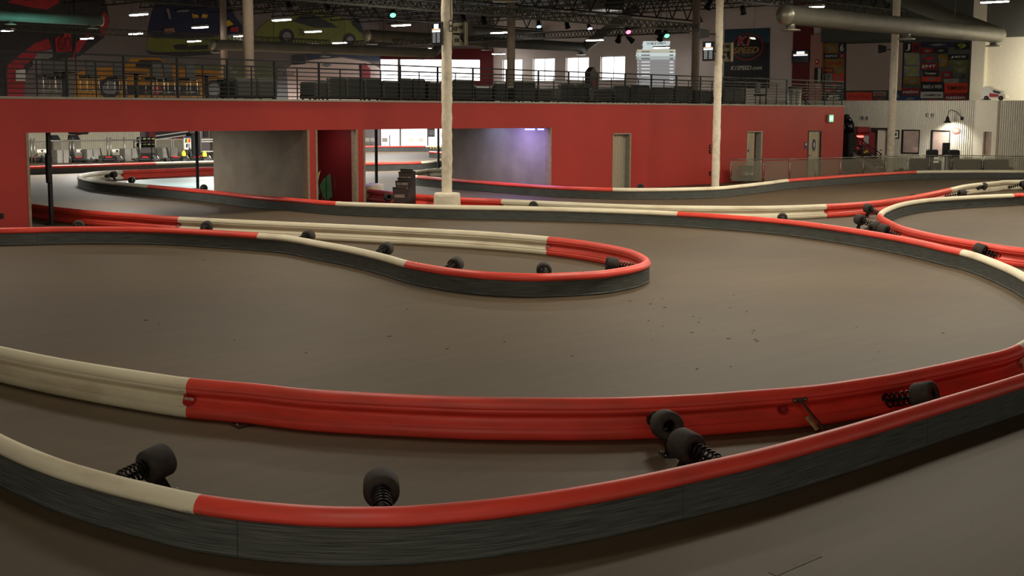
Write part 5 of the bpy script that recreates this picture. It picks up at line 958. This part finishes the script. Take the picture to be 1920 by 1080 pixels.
# cafe furniture before the bright storefront
for k, (px, lab) in enumerate(((690, 'white cafe chair at the left of the bright storefront'), (698, 'second white cafe chair from the left before the storefront'), (721, 'pale cafe chair right of the aisle post before the storefront'), (769, 'white cafe chair in the brightest part of the storefront'), (789, 'small white cafe chair right in the storefront'))):
    c = PD(px, 285, 98.5); c.z = 0; t = thing('cafe_chair', lab, 'chair', c, 'cafe chairs by the storefront'); m = M_STEEL if k < 3 else M_PRWHITE; MB().rbox(c+Uv*.45, (.42, .42, .03), .01).build('seat', m, t); MB().rbox(c+Uv*.75+Fv*.2, (.42, .04, .3), .01, -HEAD).build('backrest', m, t)
    for sx in (-1, 1):
        for sy in (-1, 1): MB().tube([c+Vector((sx*.18, sy*.18, .45)), c+Vector((sx*.2, sy*.2, 0))], .015, 5).build('leg', m, t)
c = PD(731, 280, 99); t = thing('cafe_table', 'tall black cafe table left of the storefront pillar', 'table', (c.x, c.y, 0)); MB().lathe([(0, .3), (.03, .3), (.031, .01)], (c.x, c.y, 1.05), Uv, 16).build('tabletop', M_BLACK, t); MB().tube([(c.x, c.y, 0), (c.x, c.y, 1.05)], .04, 8).build('stem', M_BLACK, t); MB().lathe([(0, .25), (.03, .1)], (c.x, c.y, 0), Uv, 14).build('foot', M_BLACK, t)
c = PD(809, 249, 97); t = thing('hanging_notice', 'black hanging notice with white lines before the bright storefront', 'sign', c); MB().obox(c, Rv*.24, Fv*.02, Uv*.3).build('board', M_PRBLACK, t)
for k in range(4): MB().obox(c-Fv*.025+Uv*(.15-k*.1), Rv*.18, Fv*.003, Uv*.02).build('text_line', M_PRGREY, t)
MB().tube([c+Uv*.3, Vector((c.x, c.y, ZC))], .01, 5).build('cord', M_DARK, t)

# ------------------------------------------------------------------ ducts
def duct(label, path, r, diffs=(), cap=True):
    path = [Vector(p) for p in path]; t = thing('air_duct', label, 'duct', path[0]); 
    for i in range(len(path)-1):
        a, c = path[i], path[i+1]; n = max(4, int((c-a).length/.16)); q = MB(); q.tube([a.lerp(c, k/n) for k in range(n+1)], [r*(1.0 if k % 2 else 1.012) for k in range(n+1)], 24, caps=True); q.build('duct_section', M_DUCT, t)
        if i: MB().lathe([(-.04, r*1.02), (-.04, r*1.05), (.04, r*1.05), (.04, r*1.02)], a, (c-a).normalized(), 24).build('elbow_ring', M_DUCT, t); 
        if i: q = MB(); q.lathe([(r*cos(x), r*sin(x)) for x in [pi*k/10 for k in range(11)]], a, Vector((0, 0, 1)), 20); q.build('elbow', M_DUCT, t)
    d = (path[1]-path[0]).normalized(); MB().lathe([(-.03, .001), (-.03, r*1.03), (.05, r*1.03)], path[0], d, 24).build('end_cap', M_DUCTW, t)
    for c in diffs:
        c = Vector(c); q = MB(); q.lathe([(0, r*.45), (-r*.55, r*.45), (-r*.55, r*.5)], c-Uv*(r*.8), Uv, 16); nk = q.build('diffuser_neck', M_DUCTW, t); MB().lathe([(-r*.5, r*.4), (-r*.62, r*.95), (-r*.72, r*1.0), (-r*.76, r*.9), (-r*.76, .01)], c-Uv*(r*.8), Uv, 22).build('diffuser_plate', M_DUCTW, nk)
    MBh = MB()
    for i in range(len(path)-1):
        for f_ in (.25, .75): p = path[i].lerp(path[i+1], f_); MB().tube([p+Uv*r*.9, Vector((p.x, p.y, ZC))], .012, 5).build('hanger_rod', M_DARK, t)
    return t
def on(px, v, z): p = PY(px, 60, v); return Vector((p.x, v, z))
v = 52; duct('round duct with a teal sheen at the upper left corner', [on(190, v, 6.62), on(-60, v, 6.62)], .23, [on(174, v, 6.62), on(20, v, 6.62)]); p = on(75, v-1.2, 5.4); l = area(p, 34, (2.5, .2), (.25, 1, .9)); l.rotation_euler = (math.radians(140), 0, 0)  # unseen teal lamp added below the duct to tint its underside
v = 55; duct('long round duct in the middle of the upper left, end disc facing left', [on(397, v, 6.0), on(812, v, 6.08), on(826, v+.5, 6.5), on(832, v+1, 7.4)], .25, [on(403, v, 6.0), on(610, v, 6.03), on(788, v, 6.08)])
v = 60; p1 = on(1096, v, 7.22); duct('round duct behind the columns bending up to the roof box', [on(688, v, 7.2), p1, Vector((p1.x, 55.6, 9.65))], .33, [on(697, v, 7.2), on(912, v, 7.2), on(1090, v, 7.22)])
v = 66; duct('short round duct stub behind the taupe column with a bright lower edge', [on(1024, v, 8.3), on(880, v, 8.3)], .36)
v = 27.4; p1 = on(1872, v, 6.62); duct('big round duct at upper right turning back on itself', [on(1471, v, 6.55), p1, PY(1668, -10, v+6)], .37, [on(1482, v, 6.55), on(1700, v, 6.6), on(1864, v, 6.62)])
c = PD(1132, 8, 86); t = thing('roof_unit', 'dark grey rectangular plenum box under the roof at top centre', 'air unit', c); MB().obox(c+Uv*.5, Vector((.9, 0, 0)), Vector((0, .9, 0)), Uv*.85).build('box', mat('plenum', (92, 92, 84), .6, .4), t); MB().obox(c-Uv*.36, Vector((.92, 0, 0)), Vector((0, .92, 0)), Uv*.03).build('bottom_flange', M_DUCTW, t)

# ------------------------------------------------------------------ roof joists, girders, lighting trusses
def bar_(mb, a, c, s): d = (c-a); l = d.length; d.normalize(); w = d.cross(Uv if abs(d.z) < .95 else Vector((1, 0, 0))).normalized(); mb.obox((a+c)/2, d*(l/2), w*s, d.cross(w)*s)
def truss(name, label, a, c, h, s, cat, pitch=.9, group=None, box=0):
    a, c = Vector(a), Vector(c); t = thing(name, label, cat, a, group); d = (c-a).normalized(); sd = d.cross(Uv).normalized()
    for o in ((-1, 1) if box else (0,)):
        q = MB(); bar_(q, a+Uv*h+sd*(box*o), c+Uv*h+sd*(box*o), s); q.build('top_chord', M_TRUSS, t); q = MB(); bar_(q, a+sd*(box*o), c+sd*(box*o), s); q.build('bottom_chord', M_TRUSS, t)
        q = MB(); n = int((c-a).length/pitch)
        for k in range(n): p0 = a.lerp(c, k/n)+sd*(box*o); p1 = a.lerp(c, (k+.5)/n)+sd*(box*o); p2 = a.lerp(c, (k+1)/n)+sd*(box*o); bar_(q, p0, p1+Uv*h, s*.6); bar_(q, p1+Uv*h, p2, s*.6)
        q.build('web', M_TRUSS, t, kind='stuff')
    return t
for k in range(13): x = 40+k*2.6; truss('roof_joist', 'dark open web steel roof joist running away under the deck', (x, 24, 9.3), (x, 77, 9.3), .8, .035, 'joist', 1.3, 'open web roof joists')
for v, lab in ((38, 'nearest deep steel girder across the roof joists'), (52, 'middle deep steel girder across the roof joists'), (66, 'farthest deep steel girder across the roof joists')): truss('roof_girder', lab, (30, v, 8.75), (74, v, 8.75), 1.3, .05, 'girder', 1.6)
e = PD(1306, 57, 65.7); truss('lighting_truss', 'slim lighting truss running from top centre to its end at the taupe column', (24, e.y, 6.75), (e.x, e.y, 6.75), .33, .025, 'truss', .45, None, .14); truss('lighting_truss', 'slim lighting truss crossing behind the bent duct to the same end', (e.x-.2, e.y+.4, 6.7), (e.x-.2, e.y+26, 6.7), .33, .025, 'truss', .45, None, .14)
truss('lighting_truss', 'slim lighting truss across the printed cars at upper left', (12, 63.3, 6.7), (52, 63.3, 6.7), .3, .022, 'truss', .45, None, .13)
truss('lighting_truss', 'slim lighting truss above the big round duct at upper right', (50, 33.5, 7.7), (66, 33.5, 7.7), .4, .025, 'truss', .5, None, .14)

# ------------------------------------------------------------------ hanging fluorescent fixtures over the mezzanine
LT = [(260, 27, 'largest hanging light at upper left, above the printed cars'), (15, 57, 'hanging light at the left edge of the photo'), (163, 72, 'hanging light below the left duct end'), (255, 63, 'hanging light straight under the largest upper left light'), (375, 51, 'hanging light before the dark blue printed car'), (364, 77, 'small hanging light above the lime bumper'),
  (452, 67, 'small hanging light left of the wide taupe column'), (528, 37, 'hanging light over the nose of the lime printed car'), (587, 59, 'hanging light over the door of the lime printed car'), (637, 80, 'hanging light over the rear wheel of the lime printed car'), (752, 47, 'hanging light left of the tall wrapped column'), (797, 91, 'hanging light above the bright corner window'),
  (937, 61, 'hanging light left of the taupe column behind the stub duct'), (935, 101, 'hanging light left of the taupe column near the first small window'), (1115, 75, 'hanging light on the elbow of the bent duct'), (1240, 89, 'hanging light in front of the projected board'), (1522, 13, 'long hanging light above the round duct end at right'), (1673, 37, 'long hanging light at the middle of the big right duct'), (1865, 3, 'long hanging light at the top right corner')]
def lamp_proto():
    r = thing('hanging_light', 'x', 'ceiling light', (0, 0, 0)); MB().prism([(-.16, -.6, .0), (.16, -.6, .0), (.08, -.6, .09), (-.08, -.6, .09)], Vector((0, 1.2, 0))).build('reflector', M_LAMPF, r); q = MB()
    for s in (-.07, .07): q.tube([(s, -.57, -.01), (s, .57, -.01)], .035, 8)
    q.build('tubes', M_LAMP, r); 
    for s in (-.5, .5): MB().tube([(0, s, .08), (0, s, 3.2)], .006, 4).build('hanger_rod', M_DARK, r)
    return r
L0 = lamp_proto()
for k, (px, py, lab) in enumerate(LT):
    p = PZ(px, py, 7.6 if px > 1500 else 7.0); o = dup(L0, p, None, lab, 'hanging lights above the mezzanine') if k else L0
    if not k: L0.location = p; L0['label'] = lab; L0['group'] = 'hanging lights above the mezzanine'
c = PD(947, 2, 57); t = thing('high_bay_fixture', 'tan lamp housing cut by the top edge of the photo above the taupe column', 'ceiling light', c); MB().rbox(c+Uv*.1, (1.1, .5, .24), .05, -HEAD).build('housing', M_TAN, t); MB().rbox(c-Uv*.03, (1.0, .4, .03), .01, -HEAD).build('lens', M_LAMPF, t); MB().tube([c+Uv*.2, Vector((c.x, c.y, ZC))], .02, 6).build('hanger_rod', M_DARK, t)
# stage spotlights
def spot(px, py, d, col, lab, aim):
    c = PD(px, py, d); t = thing('stage_spotlight', lab, 'spotlight', c, 'stage spotlights on the trusses'); ax = Vector(aim).normalized()
    MB().lathe([(-.2, .02), (-.2, .09), (-.05, .11), (.14, .13), (.2, .16), (.2, .13)], c, ax, 18).build('can', M_BLACK, t); MB().lathe([(.17, .13), (.175, .01)], c, ax, 18).build('lens', mat('lens_'+col[0], col[1], emit=col[2]) if col else M_DARK, t)
    q = MB(); s = ax.cross(Uv).normalized(); q.tube([c+s*.15, c+s*.15+Uv*.22, c-s*.15+Uv*.22, c-s*.15], .012, 5); q.build('yoke', M_BLACK, t); MB().tube([c+Uv*.22, Vector((c.x, c.y, ZC))], .015, 5).build('hanger', M_BLACK, t)
GR, BL, VI, RE = ('green', (.1, 1, .3), 5), ('blue', (.25, .6, 1), 5), ('violet', (.85, .7, 1), 6), ('red', (1, .12, .2), 5)
for a in ((736, 24, 60, GR, 'green glowing spotlight above the duct left of the tall column', (-.45, -.62, -.62)), (1010, 45, 72, BL, 'blue glowing spotlight right of the taupe column', (-.4, -.5, -.9)), (1063, 46, 72, None, 'unlit black spotlight between the blue and violet ones', (0, -.4, -1)), (1105, 51, 72, VI, 'pale violet glowing spotlight left of the bent duct', (-.45, -.62, -.62)),
          (1177, 56, 68, RE, 'red glowing spotlight right of the bent duct', (-.45, -.62, -.62)), (1160, 72, 68, None, 'unlit black spotlight lower left of the red one', (-.6, -.3, -.7)), (1181, 73, 68, None, 'unlit black spotlight just below the red one', (.7, -.2, -.5)), (1236, 58, 67, None, 'unlit black spotlight upper left of the right green one', (-.7, -.2, -.4)), (1249, 63, 67, GR, 'green glowing spotlight above the projected board', (-.45, -.62, -.62)), (1239, 69, 67, None, 'unlit black spotlight left below the right green one', (-.6, -.2, -.6)),
          (1330, 8, 56, None, 'unlit black spotlight at the top left of the white column with screens', (-.5, .1, -.8)), (1393, 19, 64, None, 'unlit black spotlight above the tall banner', (.3, 0, -.9)), (541, 8, 60, None, 'unlit black spotlight at the top above the lime car nose', (.1, -.3, -.9)), (612, 11, 60, None, 'unlit black spotlight at the top above the lime car roof', (.3, -.3, -.9)), (868, 31, 66, None, 'unlit black spotlight right of the tall wrapped column', (0, -.3, -1)), (907, 37, 66, None, 'unlit black spotlight above the stub duct', (0, -.3, -1))): spot(*a)
c = PD(1413, 69, 78); t = thing('pendant_lamp', 'bright chrome pendant lamp hanging in front of the banner logo', 'lamp', c); MB().lathe([(0, .02), (-.1, .08), (-.3, .2), (-.31, .18)], c+Uv*.2, Vector((.3, 0, 1)), 16).build('shade', M_DUCTW, t); MB().lathe([(0, .01), (.05, .05), (.12, .01)], c-Uv*.12, Uv, 10).build('bulb', M_LAMP, t); MB().tube([c+Uv*.2, Vector((c.x+.2, c.y, ZC))], .008, 5).build('cord', M_DARK, t)

# crumbs of worn rubber lying on the track
q = MB(); rnd = random.Random(11)
for k in range(46):
    x, y = (rnd.uniform(1200, 1420), rnd.uniform(535, 640)) if k < 24 else (rnd.uniform(150, 1800), rnd.uniform(480, 700)); p = PZ(x, y, .002); a = rnd.uniform(0, pi); s = rnd.uniform(.004, .013); q.obox(p+Uv*.002, Vector((cos(a)*s*2.5, sin(a)*s*2.5, 0)), Vector((-sin(a)*s*.6, cos(a)*s*.6, 0)), Uv*.002)
tag(q.build('rubber_crumbs', M_TYRE), 'tiny dark rubber crumbs scattered on the open track', 'debris', kind='stuff')
